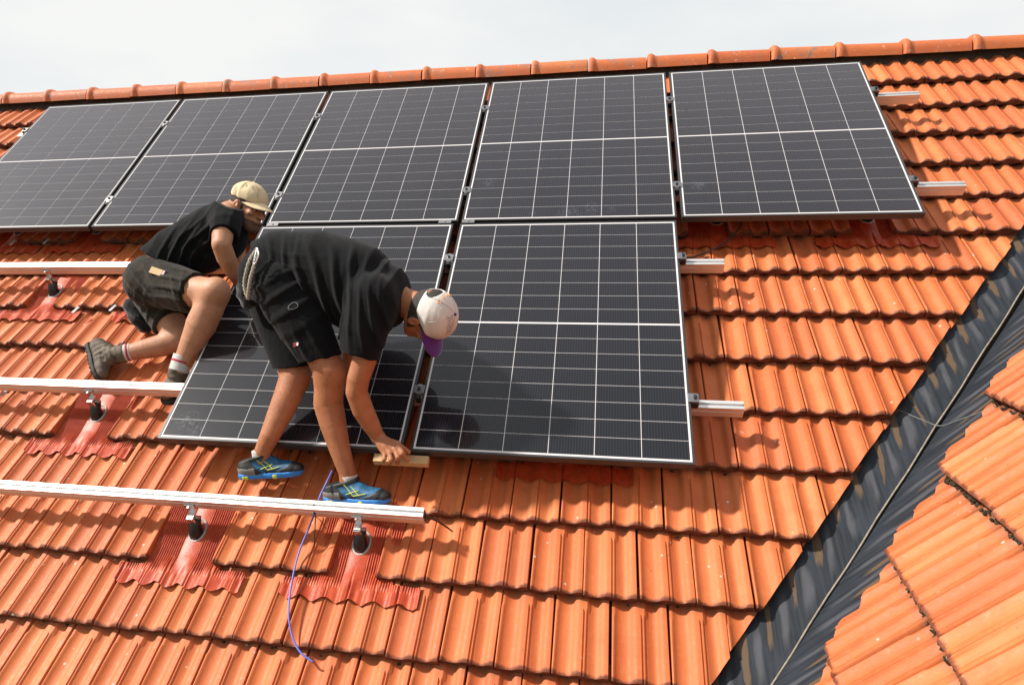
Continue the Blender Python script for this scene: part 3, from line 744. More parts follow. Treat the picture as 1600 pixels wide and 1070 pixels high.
def cut(s, p, n, k=0.0):                        # drop the side the normal points to
    p = np.array(p, float); n = np.array(n, float); n = n / np.linalg.norm(n)
    def f(P):
        d = s.f(P); e = (P - p) @ n
        if k > 0: h = np.clip(.5 - .5 * (d - e) / k, 0, 1); return e * h + d * (1 - h) + k * h * (1 - h)
        return np.maximum(d, e)
    return S(f, s.lo, s.hi)
def minus(a, b, k=0.0):
    return S(lambda P: np.maximum(a.f(P), -b.f(P)), a.lo, a.hi)
def both(a, b): return S(lambda P: np.maximum(a.f(P), b.f(P)), a.lo, a.hi)
def grow(s, t): return S(lambda P: s.f(P) - t, s.lo - t, s.hi + t)
def shell(s, t): return S(lambda P: (lambda d: np.maximum(d, -(d + t)))(s.f(P)), s.lo, s.hi)
def folds(s, comps):                            # cloth folds: (direction, wavelength, amplitude, centre, reach)
    rr = np.random.RandomState(3); W_ = []
    for (dr, wl, am, ce, re) in comps:
        dr = np.array(dr, float); dr /= np.linalg.norm(dr); W_.append((dr, 2 * pi / wl, am, np.array(ce, float), re, rr.rand() * 6, rr.randn(3) * 9, rr.randn(3) * 5))
    def f(P):
        d = s.f(P)
        for dr, kk, am, ce, re, ph, w1, w2 in W_:
            g = np.exp(-((P - ce) ** 2).sum(1) / re ** 2)
            ph_ = (P @ dr) * kk + ph + 1.5 * np.sin(P @ w1) + .8 * np.sin(P @ w2 * 2)
            sn = np.sin(ph_); d = d - am * g * (sn - .35 * np.cos(2 * ph_))
        return d
    return S(f, s.lo - .02, s.hi + .02)
def polygonise(s, h):
    lo = s.lo - 3 * h; n = np.ceil((s.hi + 3 * h - lo) / h).astype(int) + 1; B = 8; nb = (n + B - 1) // B; n = nb * B
    cen = [(np.arange(nb[i]) + .5) * B * h - h / 2 + lo[i] for i in range(3)]
    C3 = np.stack(np.meshgrid(*cen, indexing='ij'), -1).reshape(-1, 3); dc = s.f(C3)
    act = np.abs(dc) < h * B * .95 + .012
    D = np.repeat(np.repeat(np.repeat(np.where(dc < 0, -1., 1.).astype(np.float32).reshape(nb), B, 0), B, 1), B, 2)
    bi = np.stack(np.unravel_index(np.nonzero(act)[0], nb), 1)
    loc = np.stack(np.meshgrid(np.arange(B), np.arange(B), np.arange(B), indexing='ij'), -1).reshape(-1, 3)
    for ch in range(0, len(bi), 400):
        idx = (bi[ch:ch + 400, None, :] * B + loc[None]).reshape(-1, 3)
        D[idx[:, 0], idx[:, 1], idx[:, 2]] = s.f(idx * h + lo)
    I = D < 0
    sl = lambda o: tuple(slice(o[i], n[i] - 1 + o[i]) for i in range(3))
    cnt = np.zeros(n - 1, np.int8); offs = [(a, b, c) for a in (0, 1) for b in (0, 1) for c in (0, 1)]
    for o in offs: cnt += I[sl(o)]
    cells = np.argwhere((cnt > 0) & (cnt < 8)); vid = -np.ones(n - 1, np.int32); vid[tuple(cells.T)] = np.arange(len(cells))
    acc = np.zeros((len(cells), 3)); num = np.zeros(len(cells))
    for a in offs:
        for ax in range(3):
            if a[ax]: continue
            b = list(a); b[ax] = 1
            da = D[tuple((cells + a).T)]; db = D[tuple((cells + b).T)]; mk = (da < 0) != (db < 0)
            t = np.where(mk, da / (da - db + 1e-12), 0); p = np.repeat(np.array(a, float)[None], len(cells), 0); p[:, ax] = t
            acc += p * mk[:, None]; num += mk
    V = (cells + acc / num[:, None]) * h + lo
    F = []
    for ax in range(3):
        b, c = (ax + 1) % 3, (ax + 2) % 3
        s0 = [slice(1, n[i] - 1) for i in range(3)]; s0[ax] = slice(0, n[ax] - 1); s1 = list(s0); s1[ax] = slice(1, n[ax])
        e = np.argwhere(I[tuple(s0)] != I[tuple(s1)])
        if not len(e): continue
        e = e + np.array([0 if i == ax else 1 for i in range(3)])
        db_ = np.zeros(3, int); db_[b] = 1; dc_ = np.zeros(3, int); dc_[c] = 1
        q = np.stack([vid[tuple(x.T)] for x in (e - db_ - dc_, e - dc_, e, e - db_)], 1)
        fl = ~I[tuple(e.T)]; q[fl] = q[fl][:, ::-1]; F.append(q)
    return V, np.concatenate(F)
def sdf_obj(name, s, h, mat, parent=None, org=None):
    V, F = polygonise(s, h); org = np.zeros(3) if org is None else org
    me = bpy.data.meshes.new(name); V = V - org
    me.vertices.add(len(V)); me.vertices.foreach_set('co', V.astype(np.float32).ravel())
    me.loops.add(F.size); me.loops.foreach_set('vertex_index', F.astype(np.int32).ravel())
    me.polygons.add(len(F)); me.polygons.foreach_set('loop_start', np.arange(0, F.size, 4, dtype=np.int32)); me.polygons.foreach_set('loop_total', np.full(len(F), 4, np.int32))
    me.polygons.foreach_set('use_smooth', np.ones(len(F), bool)); me.update(calc_edges=True); me.validate()
    me.materials.append(mat); return obj(name, me, parent)
def frame3(F, U):
    F = np.array(F, float); F /= np.linalg.norm(F); U = np.array(U, float); U -= F * (U @ F); U /= np.linalg.norm(U); return F, np.cross(F, U), U
def head_parts(H, F, Rr, U, neck_to, nr=.056):
    g = lambda f, r, u: H + F * f + Rr * r + U * u
    A = np.array([F, Rr, U])
    p = [ell(g(-.012, 0, .03), (.098, .077, .088), A), ell(g(.032, 0, -.035), (.060, .060, .078), A), chain([(g(.068, 0, -.098), .024)]),
         chain([(g(0, .052, -.055), .020), (g(.062, .020, -.098), .020)]), chain([(g(0, -.052, -.055), .020), (g(.062, -.020, -.098), .020)])]
    s = union(.025, *p); nb = chain([(g(-.035, 0, -.03), nr + .004), (neck_to, nr + .006)]); s = union(.03, s, nb)
    s = union(.012, s, ell(g(.083, 0, .014), (.014, .050, .010), A), chain([(g(.092, 0, .0), .008), (g(.113, 0, -.036), .0125)]), ell(g(.100, .014, -.038), (.010, .008, .007), A), ell(g(.100, -.014, -.038), (.010, .008, .007), A),
              ell(g(.088, 0, -.060), (.011, .024, .006), A), ell(g(.087, 0, -.071), (.011, .022, .006), A), ell(g(.070, .045, -.025), (.018, .018, .014), A), ell(g(.070, -.045, -.025), (.018, .018, .014), A))
    for sg in (1, -1):
        s = minus(s, ell(g(.092, sg * .032, -.006), (.012, .016, .009), A))
        ear = minus(ell(g(-.010, sg * .079, -.012), (.019, .009, .031), A), ell(g(-.006, sg * .090, -.010), (.011, .009, .019), A)); s = union(.006, s, ear)
    s.lo -= .01; s.hi += .01
    return s, g, A
def cap_parts(g, A, rim=.032, tilt=0.0, F=None, U=None, opening=False, dz=0.0, hgt=.094):
    c = ell(g(-.008, 0, .042 + dz), (.106, .087, hgt), A); n = -(U + F * tilt)
    c = cut(c, g(0, 0, rim), n); c = minus(c, cut(ell(g(-.008, 0, .042 + dz), (.101, .082, hgt - .005), A), g(0, 0, rim - .02), n))
    if opening:
        c = minus(c, ell(g(-.104, 0, .066), (.046, .040, .030), A))
    return c
def brim_mesh(g, mat, parent, org, rim, drop=.25, length=.078, curve=.022, dz=.0):
    v, f = [], []; na, nb = 20, 7
    for lay in (0, 1):
        for i in range(na + 1):
            a = (-1 + 2 * i / na) * 1.18
            for j in range(nb + 1):
                t = j / nb; r0f, r0r = .100, .084
                ff = -.008 + r0f * cos(a); rr = r0r * sin(a)
                ext = length * (max(0, cos(a / 1.18 * pi / 2)) ** .55) * t
                u = rim + dz - ext * drop - curve * (sin(a) ** 2) + (0 if lay == 0 else -.0035)
                v.append(g(ff + ext, rr * (1 + .06 * t), u) - org)
    n = nb + 1; m_ = (na + 1) * n
    for i in range(na):
        for j in range(nb): q = (i * n + j, (i + 1) * n + j, (i + 1) * n + j + 1, i * n + j + 1); f.append(q); f.append(tuple(m_ + k for k in reversed(q)))
    for i in range(na): f.append((i * n + nb, (i + 1) * n + nb, m_ + (i + 1) * n + nb, m_ + i * n + nb)); f.append((m_ + i * n, m_ + (i + 1) * n, (i + 1) * n, i * n))
    me = mesh("brim", v, f, mat, True); bm = bmesh.new(); bm.from_mesh(me); bmesh.ops.recalc_face_normals(bm, faces=bm.faces); bm.to_mesh(me); bm.free()
    return obj("brim", me, parent)
CAPWS = plain("white_cap_stitching", (.38, .36, .33), .9); CAPBS = plain("beige_cap_stitching", (.33, .26, .16), .9)
def cap_seams(g, hgt, cz, mat, parent, org):
    for k in range(6):
        a = pi / 6 + k * pi / 3; pts = []
        for i in range(10):
            e = R(8) + (R(84) - R(8)) * i / 9
            pts.append(g(-.008 + .1062 * cos(e) * cos(a), .0872 * cos(e) * math.sin(a), cz + hgt * 1.001 * math.sin(e)) - org)
        MB().tube(pts, .0013, 5).build("seam", mat, parent)
def A_(px, py, y, r): return (at(px, py, y), r)

# ------------------------------------------------------------------ the standing man
def standing_man():
    org = W(-1.5, -.15, NC)
    F, Rr, U = frame3((.15, .34, -.93), (.86, -.42, .10)); H = at(668, 493, .03)
    head, g, AX = head_parts(H, F, Rr, U, at(622, 470, .08))
    armR = chain([A_(585, 472, -.07, .062), A_(575, 545, -.11, .050), A_(560, 592, -.11, .046), A_(557, 612, -.10, .044), A_(567, 640, -.07, .0445), A_(580, 664, -.04, .037), A_(591, 683, -.015, .0285)])
    armL = chain([A_(580, 450, .30, .060), A_(556, 520, .33, .050), A_(545, 575, .31, .043), A_(546, 610, .26, .040), A_(549, 636, .215, .030)])
    hand = union(.010, chain([A_(591, 683, -.015, .027), A_(605, 695, -.045, .023)], ((.35, -.75, .55), 1.35)), chain([A_(598, 686, -.03, .014), A_(621, 693, -.052, .0125)]), chain([A_(598, 690, -.04, .014), A_(617, 702, -.066, .0125)]), chain([A_(596, 694, -.04, .014), A_(609, 708, -.068, .012)]), chain([A_(593, 696, -.035, .013), A_(601, 709, -.060, .011)]))
    fing = [chain([A_(621, 693, -.052, .0120), A_(629, 708, -.078, .0112), A_(636, 719, -.062, .0100)]), chain([A_(617, 702, -.066, .0118), A_(622, 714, -.088, .0108), A_(621, 723, -.062, .0098)]),
            chain([A_(609, 708, -.068, .0112), A_(611, 718, -.088, .0102), A_(609, 724, -.064, .0092)]), chain([A_(601, 709, -.060, .0098), A_(601, 717, -.078, .0090), A_(599, 720, -.060, .0082)]),
            chain([A_(603, 687, -.025, .0150), A_(625, 697, -.036, .0125), A_(638, 706, -.026, .0105)])]
    hand = union(.005, hand, *fing)
    legR = chain([A_(440, 455, .0, .090), A_(500, 545, -.02, .072), A_(512, 575, -.025, .066), A_(514, 605, -.015, .062), A_(513, 630, -.005, .0625), A_(520, 660, -.01, .057), A_(531, 702, -.018, .044), A_(543, 738, -.02, .037), A_(546, 764, -.02, .038)])
    legL = chain([A_(418, 455, .2, .090), A_(455, 560, .105, .074), A_(461, 588, .075, .066), A_(450, 618, .040, .061), A_(436, 650, .005, .053), A_(422, 680, -.030, .043), A_(411, 704, -.036, .036), A_(408, 726, -.026, .033)])
    kneeR = ell(at(522, 582, -.035), (.045, .045, .05)); kneeL = ell(at(468, 592, .10), (.042, .045, .05))
    torso = chain([A_(430, 432, .12, .13), A_(480, 425, .12, .135), A_(545, 440, .11, .145), A_(598, 462, .09, .11), A_(620, 468, .08, .062)])
    body = union(.03, torso, legR, legL, kneeR, kneeL)
    body = union(.03, body, chain([A_(585, 468, -.05, .075), A_(582, 450, .25, .075)]), armR, armL)
    body = union(.012, body, hand); body = union(.02, body, head); body.lo -= .01; body.hi += .01
    p = sdf_obj("person", body, .0038, SKIN_A, None, org); p.location = org
    tag(p, "standing man bent over in charcoal t-shirt, black shorts and white cap with purple brim", "person", "roof workers in black t-shirts")
    # shirt
    tor = chain([A_(408, 412, .12, .105), A_(440, 414, .12, .150), A_(500, 428, .12, .186), A_(552, 446, .11, .190), A_(592, 462, .09, .150), A_(614, 468, .08, .095)])
    slR = chain([A_(584, 470, -.045, .112), A_(569, 518, -.09, .096), A_(563, 552, -.11, .080), A_(560, 585, -.12, .074)]); slL = chain([A_(582, 450, .28, .105), A_(560, 520, .32, .088), A_(550, 560, .32, .085)])
    slR = cut(slR, (at(543, 543, -.11) + at(584, 567, -.11)) / 2, (at(563, 555, -.11) - at(580, 500, -.09)) * [1, .3, 1]); slL = cut(slL, at(552, 530, .32), (0, 0, -1))
    sh = union(.045, tor, slR, slL)
    hp, hq = at(401, 385, .12), at(446, 462, .12); t = hq - hp; sh = cut(sh, hp, (t[2] * 1.0, 0, -t[0]) if t[2] > 0 else (t[2], 0, -t[0]))
    sh = cut(sh, at(634, 462, .06), (.9, -.05, .10), .02)
    sh = folds(sh, [((1, .1, .35), .065, .0075, at(430, 420, .0), .14), ((.95, .1, .25), .075, .0085, at(510, 430, -.05), .19), ((.95, 0, .15), .050, .0070, at(570, 500, -.12), .13), ((.8, .2, -.5), .07, .0060, at(595, 440, 0), .10), ((.2, .1, 1), .055, .0060, at(440, 440, -.04), .10)])
    shirt = sdf_obj("t_shirt", shell(sh, .016), .0042, SHIRT_A, p, org)
    # shorts
    pel = ell(at(423, 432, .11), (.125, .185, .135)); tR = chain([A_(440, 452, .01, .120), A_(474, 506, -.005, .112), A_(507, 568, -.02, .084)]); tL = chain([A_(420, 455, .20, .112), A_(440, 510, .150, .106), A_(462, 582, .085, .086)])
    tR = cut(tR, at(504, 560, -.02), (.22, 0, -1)); tL = cut(tL, at(464, 571, .12), (.1, 0, -1))
    st = union(.035, pel, tR, tL); st = folds(st, [((.5, .1, -.8), .07, .0055, at(450, 470, -.1), .13), ((.9, 0, .5), .06, .0050, at(490, 540, -.1), .10), ((.3, 0, 1), .06, .005, at(405, 470, -.05), .10)])
    shorts = sdf_obj("shorts", shell(st, .016), .0042, SHORTS_A, p, org)
    # patches on the shorts: grey loop outline and the small red and white tag
    def on_surface(s, px, py):
        d = RT * (px - CX) / FPX + DN * (py - CY) / FPX + FW; d /= np.linalg.norm(d); t_ = 2.0
        for _ in range(80): t_ += float(s.f((CAM + d * t_)[None])[0]) * .8
        return CAM + d * (t_ - .004)
    ring = [on_surface(st, 458 + 7.5 * cos(a) * (1 + .25 * sin(a)), 478 + 5 * sin(a) - 2 * cos(a)) - org for a in np.linspace(0, 2 * pi, 18)]
    MB().tube(ring, .0016, 5, cap=False).build("stitched_patch", GREYTHREAD, shorts)
    def patch(name, s, cx, cy, hw, hh, mat, par):
        q = [on_surface(s, cx + a * hw, cy + b * hh) - org for a, b in ((-1, 1), (1, 1), (1, -1), (-1, -1))]; n_ = np.cross(q[1] - q[0], q[3] - q[0]); n_ /= np.linalg.norm(n_)
        v = q + [k_ - n_ * .003 for k_ in q]; return obj(name, mesh(name, v, [(0, 1, 2, 3), (4, 7, 6, 5), (0, 4, 5, 1), (1, 5, 6, 2), (2, 6, 7, 3), (3, 7, 4, 0)], mat), par)
    patch("tag", st, 460.3, 539, 2.2, 3.0, REDTAG, shorts); patch("tag", st, 464.2, 537.6, 1.5, 2.2, WHITETAG, shorts)
    # cap with opening, brim, button and thread letters
    cp = folds(cap_parts(g, AX, .020, -.18, F, U, True, .004), [(U + F * .4, .055, .0022, g(.03, .07, .05), .08), (Rr, .06, .0018, g(.02, .04, .11), .07)]); cap = sdf_obj("cap", cp, .0028, CAPW, p, org)
    brim_mesh(g, PURPLE, cap, org, .034, .30, .095, .020)
    cap_seams(g, .094, .046, CAPWS, cap, org)
    bm_ = MB(); bm_.tube([g(-.008, 0, .139) - org, g(-.008, 0, .146) - org], [.008, .004], 10); bm_.build("button", PURPLE, cap, smooth=True)
    full = ell(g(-.008, 0, .046), (.106, .087, .094), AX)
    for k, ch in enumerate("OTTM"):
        cu = bpy.data.curves.new("letter", 'FONT'); cu.body = ch; cu.size = .024; cu.align_x = 'CENTER'; cu.align_y = 'CENTER'; cu.extrude = .001; cu.materials.append(ORANGE)
        o = obj("letter", cu, cap); th = R(-27 + 18 * k) * -1
        n_ = AX.T @ np.array([-.80 * cos(th), math.sin(th) * .80, .60]); n_ /= np.linalg.norm(n_); c0 = g(-.008, 0, .046); lo_, hi_ = .05, .14
        for _ in range(40):
            md = (lo_ + hi_) / 2
            if full.f((c0 + n_ * md)[None])[0] < 0: lo_ = md
            else: hi_ = md
        pos = c0 + n_ * (lo_ + .0005) - org; upv = U - n_ * (U @ n_); upv /= np.linalg.norm(upv); xr = np.cross(upv, n_)
        dg = bpy.context.evaluated_depsgraph_get(); lm = bpy.data.meshes.new_from_object(o.evaluated_get(dg)); bpy.data.objects.remove(o); o = obj("letter", lm, cap)
        o.matrix_local = Matrix(((xr[0], upv[0], n_[0], pos[0]), (xr[1], upv[1], n_[1], pos[1]), (xr[2], upv[2], n_[2], pos[2]), (0, 0, 0, 1)))
    hr = cut(grow(head, .004), g(0, 0, .035), U); hr = cut(hr, g(.018, 0, 0), F + U * .1); hr = cut(hr, g(0, 0, -.055), -U - F * .35)
    hr = minus(hr, ell(g(-.004, .082, -.014), (.026, .03, .038), AX)); hr = minus(hr, ell(g(-.004, -.082, -.014), (.026, .03, .038), AX)); hr = union(.0, hr, cut(ell(g(-.01, 0, .036), (.099, .080, .088), AX), g(0, 0, .0), -U))
    sdf_obj("hair", hr, .0032, HAIR, p, org)
    shoe_pair = [((512, 783, -.02), (606, 787, -.055), (545, 750, -.02)), ((380, 747, -.024), (470, 742, -.014), (408, 711, -.030))]
    for hl, toe, ank in shoe_pair: trainer(at(*hl), at(*toe), at(*ank), p, org)
    # glove on the left hand
    gl_ = union(.008, chain([A_(549, 634, .22, .034), A_(552, 650, .175, .034)], ((0, .8, .6), 1.3)), *[chain([A_(550 + 3 * k, 648, .17 - .018 * k + .03, .014), A_(554 + 3 * k, 662, .155 - .018 * k + .03, .0125)]) for k in range(4)], chain([A_(550, 640, .19, .015), A_(562, 646, .16, .012)]))
    sdf_obj("glove", gl_, .004, GLOVE, p, org)
    # belt with rope lanyard and a black tool pouch
    lan = MB()
    for q in ([(402, 388, -.06), (391, 405, -.09), (384, 428, -.10), (382, 446, -.10), (386, 464, -.10)], [(403, 392, -.07), (398, 412, -.10), (392, 432, -.115), (389, 450, -.115), (387, 468, -.105)]):
        pts = spline([at(*k) for k in q], 10)
        for ph in (0, pi):
            lan.tube([P_ + .0045 * np.array([cos(i * .95 + ph), sin(i * .95 + ph) * .7, .3 * sin(i * .95 + ph)]) - org for i, P_ in enumerate(pts)], .0047, 6)
    lan.build("lanyard", ROPE, p, smooth=True)
    cb = spline([at(402, 388, -.10), at(398, 402, -.115), at(396, 412, -.12), at(400, 410, -.12), at(404, 398, -.115), at(402, 388, -.10)], 6); MB().tube([q - org for q in cb], .0035, 6, cap=False).build("carabiner", STEEL, p, smooth=True)
    pch = folds(union(.02, chain([A_(392, 430, .04, .05), A_(386, 455, .03, .048), A_(388, 470, .03, .038)], ((0, 1, 0), 1.2))), [((.4, .2, 1), .04, .005, at(388, 455, 0), .1)])
    sdf_obj("tool_pouch", pch, .005, POUCH, p, org)

def trainer(hl, toe, ank, p, org):
    up = np.array([0, 0, 1.]); ax = toe - hl; L_ = np.linalg.norm(ax); ax = ax / L_; sd_ = np.cross(ax, up); sd_ /= np.linalg.norm(sd_); u = np.cross(sd_, ax)
    q = lambda a, b, c: hl + ax * a * L_ + sd_ * b + u * c
    base = union(.02, chain([(q(.10, 0, .045), .040), (q(.30, 0, .045), .039)], (u, 1.0)), chain([(q(.25, 0, .045), .040), (q(.60, .0, .040), .043), (q(.84, 0, .034), .041), (q(.93, 0, .030), .033)], (u, 1.35)), chain([(q(.13, 0, .05), .037), (q(.20, 0, .085), .037), (ank + u * .004, .042)]), chain([(q(.30, 0, .085), .030), (q(.55, 0, .055), .030)]))
    base = cut(base, q(0, 0, .018), -u); base = cut(base, ank + u * .002, u + ax * -.25)
    sh = sdf_obj("shoe", base, .0036, SHOE_BLUE, p, org)
    sole = both(grow(S(base.f, base.lo - .03, base.hi), .004), S(lambda P: np.maximum((P - q(0, 0, .030)) @ u, -(P - q(0, 0, .002)) @ u), base.lo, base.hi))
    outl = union(.015, chain([(q(.09, 0, .02), .041), (q(.30, 0, .02), .036), (q(.62, 0, .02), .044), (q(.85, 0, .024), .043), (q(.93, 0, .028), .035)]))
    sl = cut(cut(outl, q(0, 0, .026), u - ax * .0), q(0, 0, .0), -u); so = sdf_obj("sole", sl, .0036, SHOE_SOLE, sh, org)
    for a_, b_ in ((.05, .16), (.58, .66)):
        r = both(grow(sl, .0015), S(lambda P, a_=a_, b_=b_: np.maximum((P - q(b_, 0, 0)) @ ax, -(P - q(a_, 0, 0)) @ ax), sl.lo, sl.hi)); r = cut(r, q(0, 0, .018), u); sdf_obj("sole_accent", r, .004, LIME, so, org)
    over = both(grow(base, .0022), S(lambda P: np.maximum((P - q(.34, 0, 0)) @ ax + ((P - hl) @ u - .045) * .9, ((P - hl) @ u - .088)), base.lo, base.hi)); sdf_obj("heel_panel", over, .0036, SHOE_BLACK, sh, org)
    over = both(grow(base, .0022), S(lambda P: np.minimum(-(P - q(.82, 0, 0)) @ ax + ((P - hl) @ u - .03) * .6, (P - hl) @ u - .034 - .25 * ((P - q(.62, 0, 0)) @ ax) ** 2 / .05), base.lo, base.hi)); over = cut(over, q(.46, 0, 0), -ax); sdf_obj("toe_cap", over, .0036, SHOE_BLACK, sh, org)
    col_ = cut(both(grow(base, .0026), S(lambda P: -((P - ank) @ (u - ax * .25) + .012), base.lo, base.hi)), ank + u * .004, u + ax * -.25); sdf_obj("collar", col_, .0036, SHOE_BLACK, sh, org)
    tg = chain([(q(.40, 0, .088), .020), (q(.33, 0, .112), .019)]); sdf_obj("tongue", tg, .004, SHOE_BLACK, sh, org)
    mid = both(grow(base, .003), S(lambda P: np.maximum((P - q(.30, 0, 0)) @ ax, ((P - hl) @ u - .052)), base.lo, base.hi)); sdf_obj("heel_counter", mid, .004, SHOE_GREY, sh, org)
    b = MB()
    side = -np.sign(sd_[1]) * sd_ if abs(sd_[1]) > .1 else -sd_
    def surf(a, c, out=.12):
        o = q(a, 0, c); t_ = .09
        for _ in range(40): t_ -= max(-.02, min(.02, float(base.f((o + side * t_)[None])[0]))) * .8
        return o + side * (t_ + .002) - org
    for a0, c0, a1, c1 in ((.36, .085, .52, .04), (.46, .078, .62, .042), (.40, .045, .60, .062), (.52, .040, .72, .05)):
        b.tube([surf(a0 + (a1 - a0) * k / 5, c0 + (c1 - c0) * k / 5) for k in range(6)], .0017, 5)
    b.build("stitching", LIME, sh)
    b = MB()
    for a in (.38, .45, .52): b.tube([q(a, -.024, .094 - (a - .3) * .12) - org, q(a + .01, 0, .103 - (a - .3) * .12) - org, q(a, .024, .094 - (a - .3) * .12) - org], .0032, 6)
    b.build("laces", SHOE_BLACK, sh)
    sk = cut(cut(chain([(ank, .0375), (ank + u * .024, .0385)]), ank + u * .024, u), ank - u * .004, -u); sdf_obj("sock", sk, .004, SOCK, p, org)

standing_man()

# ------------------------------------------------------------------ the kneeling man
def boot(p, org, ank, hl, toe, upv, shaft):
    ax = toe - hl; L_ = np.linalg.norm(ax); ax /= L_; u = np.array(upv, float); u -= ax * (u @ ax); u /= np.linalg.norm(u)
    q = lambda a, b, c: hl + ax * a * L_ + u * c + np.cross(ax, u) * b
    s = union(.02, chain([(q(.12, 0, .05), .044), (q(.5, 0, .046), .045), (q(.82, 0, .038), .045), (q(.92, 0, .034), .038)], (u, 1.15)), chain([(q(.14, 0, .05), .043), (ank, .045), (shaft, .049)]))
    s = cut(s, q(0, 0, .016), -u); s = cut(s, shaft, shaft - ank)
    s = folds(s, [(ax, .035, .004, q(.45, 0, .06), .07), (u, .03, .004, ank, .06)])
    b = sdf_obj("boot", s, .0042, BOOT, p, org)
    sl = cut(cut(chain([(q(.10, 0, .012), .045), (q(.35, 0, .012), .041), (q(.65, 0, .012), .048), (q(.86, 0, .014), .045), (q(.93, 0, .018), .038)]), q(0, 0, .019), u), q(0, 0, -.010), -u)
    sl = S(lambda P, f=sl.f: np.maximum(f(P), .006 * np.sign(np.sin((P - hl) @ ax * 2 * pi / .03)) * (((P - hl) @ u) < .0) - .004), sl.lo, sl.hi)
    sdf_obj("boot_sole", sl, .0042, BOOT_SOLE, b, org)
    lc = MB()
    for k in range(4):
        c0 = q(.36 + .10 * k, 0, .096 - .016 * k); e = np.cross(ax, u) * .022; lc.tube([c0 - e - org, c0 + u * .006 - org, c0 + e - org], .003, 6)
    lc.build("laces", SHOE_BLACK, b)
    return b
def kneeling_man():
    org = W(-2.6, .5, NC)
    F, Rr, U = frame3((.92, -.28, -.30), (.3, .0, .95)); H = at(388, 322, .70)
    head, g, AX = head_parts(H, F, Rr, U, at(362, 345, .70), .058)
    armR = chain([A_(352, 338, .56, .060), A_(349, 360, .47, .055), A_(346, 382, .42, .047), A_(353, 402, .46, .047), A_(364, 423, .53, .040), A_(374, 441, .60, .030)])
    armL = chain([A_(370, 335, .86, .058), A_(369, 375, .83, .048), A_(372, 405, .80, .042), A_(378, 425, .77, .032)])
    thR = chain([A_(246, 440, .56, .100), A_(300, 456, .47, .086), A_(334, 458, .41, .072)]); shR = chain([A_(334, 460, .41, .070), A_(326, 482, .40, .073), A_(314, 508, .39, .074), A_(302, 532, .375, .060), A_(290, 556, .36, .047), A_(282, 574, .345, .042)])
    thL = chain([A_(240, 450, .70, .100), A_(262, 495, .66, .085), A_(280, 527, .60, .068)]); shL = chain([A_(282, 530, .60, .062), A_(255, 539, .565, .060), A_(228, 545, .53, .052), A_(204, 550, .50, .042), A_(192, 552, .49, .040)])
    tor = chain([A_(246, 432, .62, .115), A_(290, 392, .64, .12), A_(335, 368, .67, .135), A_(358, 348, .69, .10)])
    body = union(.03, tor, thR, shR, thL, shL, ell(at(340, 454, .395), (.055, .055, .06))); body = union(.03, body, chain([A_(352, 338, .60, .07), A_(368, 335, .82, .07)]), armR, armL); body = union(.02, body, head); body.lo -= .01; body.hi += .01
    p = sdf_obj("person", body, .0042, SKIN_B, None, org); p.location = org
    tag(p, "kneeling man with short beard in black t-shirt, dark olive shorts and beige cap", "person", "roof workers in black t-shirts")
    for sg in (1, -1):
        bm_ = bmesh.new(); bmesh.ops.create_uvsphere(bm_, u_segments=12, v_segments=8, radius=.0095); me = bpy.data.meshes.new("eye"); bm_.to_mesh(me); bm_.free(); me.materials.append(EYEW); obj("eye", me, p, loc=g(.082, sg * .031, -.007) - org)
        bm_ = bmesh.new(); bmesh.ops.create_uvsphere(bm_, u_segments=10, v_segments=6, radius=.006); me = bpy.data.meshes.new("iris"); bm_.to_mesh(me); bm_.free(); me.materials.append(HAIR); obj("iris", me, p, loc=g(.0865, sg * .031, -.008) - org)
    tr = chain([A_(226, 424, .63, .112), A_(250, 410, .63, .118), A_(275, 396, .64, .138), A_(312, 382, .655, .158), A_(340, 366, .67, .158), A_(358, 346, .685, .112), A_(366, 334, .70, .078)])
    slR = chain([A_(353, 336, .575, .088), A_(352, 352, .50, .076), A_(348, 378, .43, .069)]); slR = cut(slR, at(348, 366, .445), (at(346, 376, .43) - at(352, 338, .56)))
    slL = cut(chain([A_(368, 336, .83, .085), A_(369, 375, .84, .075)]), at(369, 362, .84), (0, 0, -1))
    sh = union(.04, tr, slR, slL)
    sh = cut(sh, at(277, 416, .6), (at(262, 440, .6) - at(285, 380, .6)) * [1, .2, 1]); sh = cut(sh, at(372, 322, .7), (.35, -.05, .9))
    sh = folds(sh, [((.8, .1, -.5), .06, .008, at(285, 395, .5), .14), ((.6, .2, -.9), .065, .008, at(325, 385, .5), .14), ((1, 0, .3), .06, .005, at(352, 350, .5), .09), ((.3, .1, 1), .06, .005, at(330, 400, .55), .11)])
    sdf_obj("t_shirt", shell(sh, .016), .0045, SHIRT_B, p, org)
    pel = ell(at(241, 440, .62), (.135, .19, .145)); tR = chain([A_(250, 442, .55, .128), A_(290, 454, .48, .110), A_(320, 462, .43, .096)]); tL = chain([A_(240, 455, .70, .122), A_(262, 495, .66, .105), A_(282, 530, .61, .09)])
    tR = cut(tR, at(305, 461, .45), (at(327, 468, .42) - at(290, 454, .48)) * np.array([1, 1, .6])); tL = cut(tL, at(268, 508, .65), at(282, 530, .61) - at(255, 485, .68))
    st = union(.035, pel, tR, tL); st = folds(st, [((.6, 0, .8), .06, .007, at(230, 430, .5), .11), ((.25, 0, 1), .055, .007, at(275, 450, .42), .12), ((.7, 0, -.6), .06, .006, at(250, 490, .55), .12), ((.9, .2, .2), .05, .006, at(300, 455, .4), .09)])
    st = cut(st, at(225, 400, .6), (at(222, 392, .6) - at(245, 430, .6)) * [1, 0, 1])
    shorts = sdf_obj("shorts", shell(st, .017), .0045, SHORTS_B, p, org)
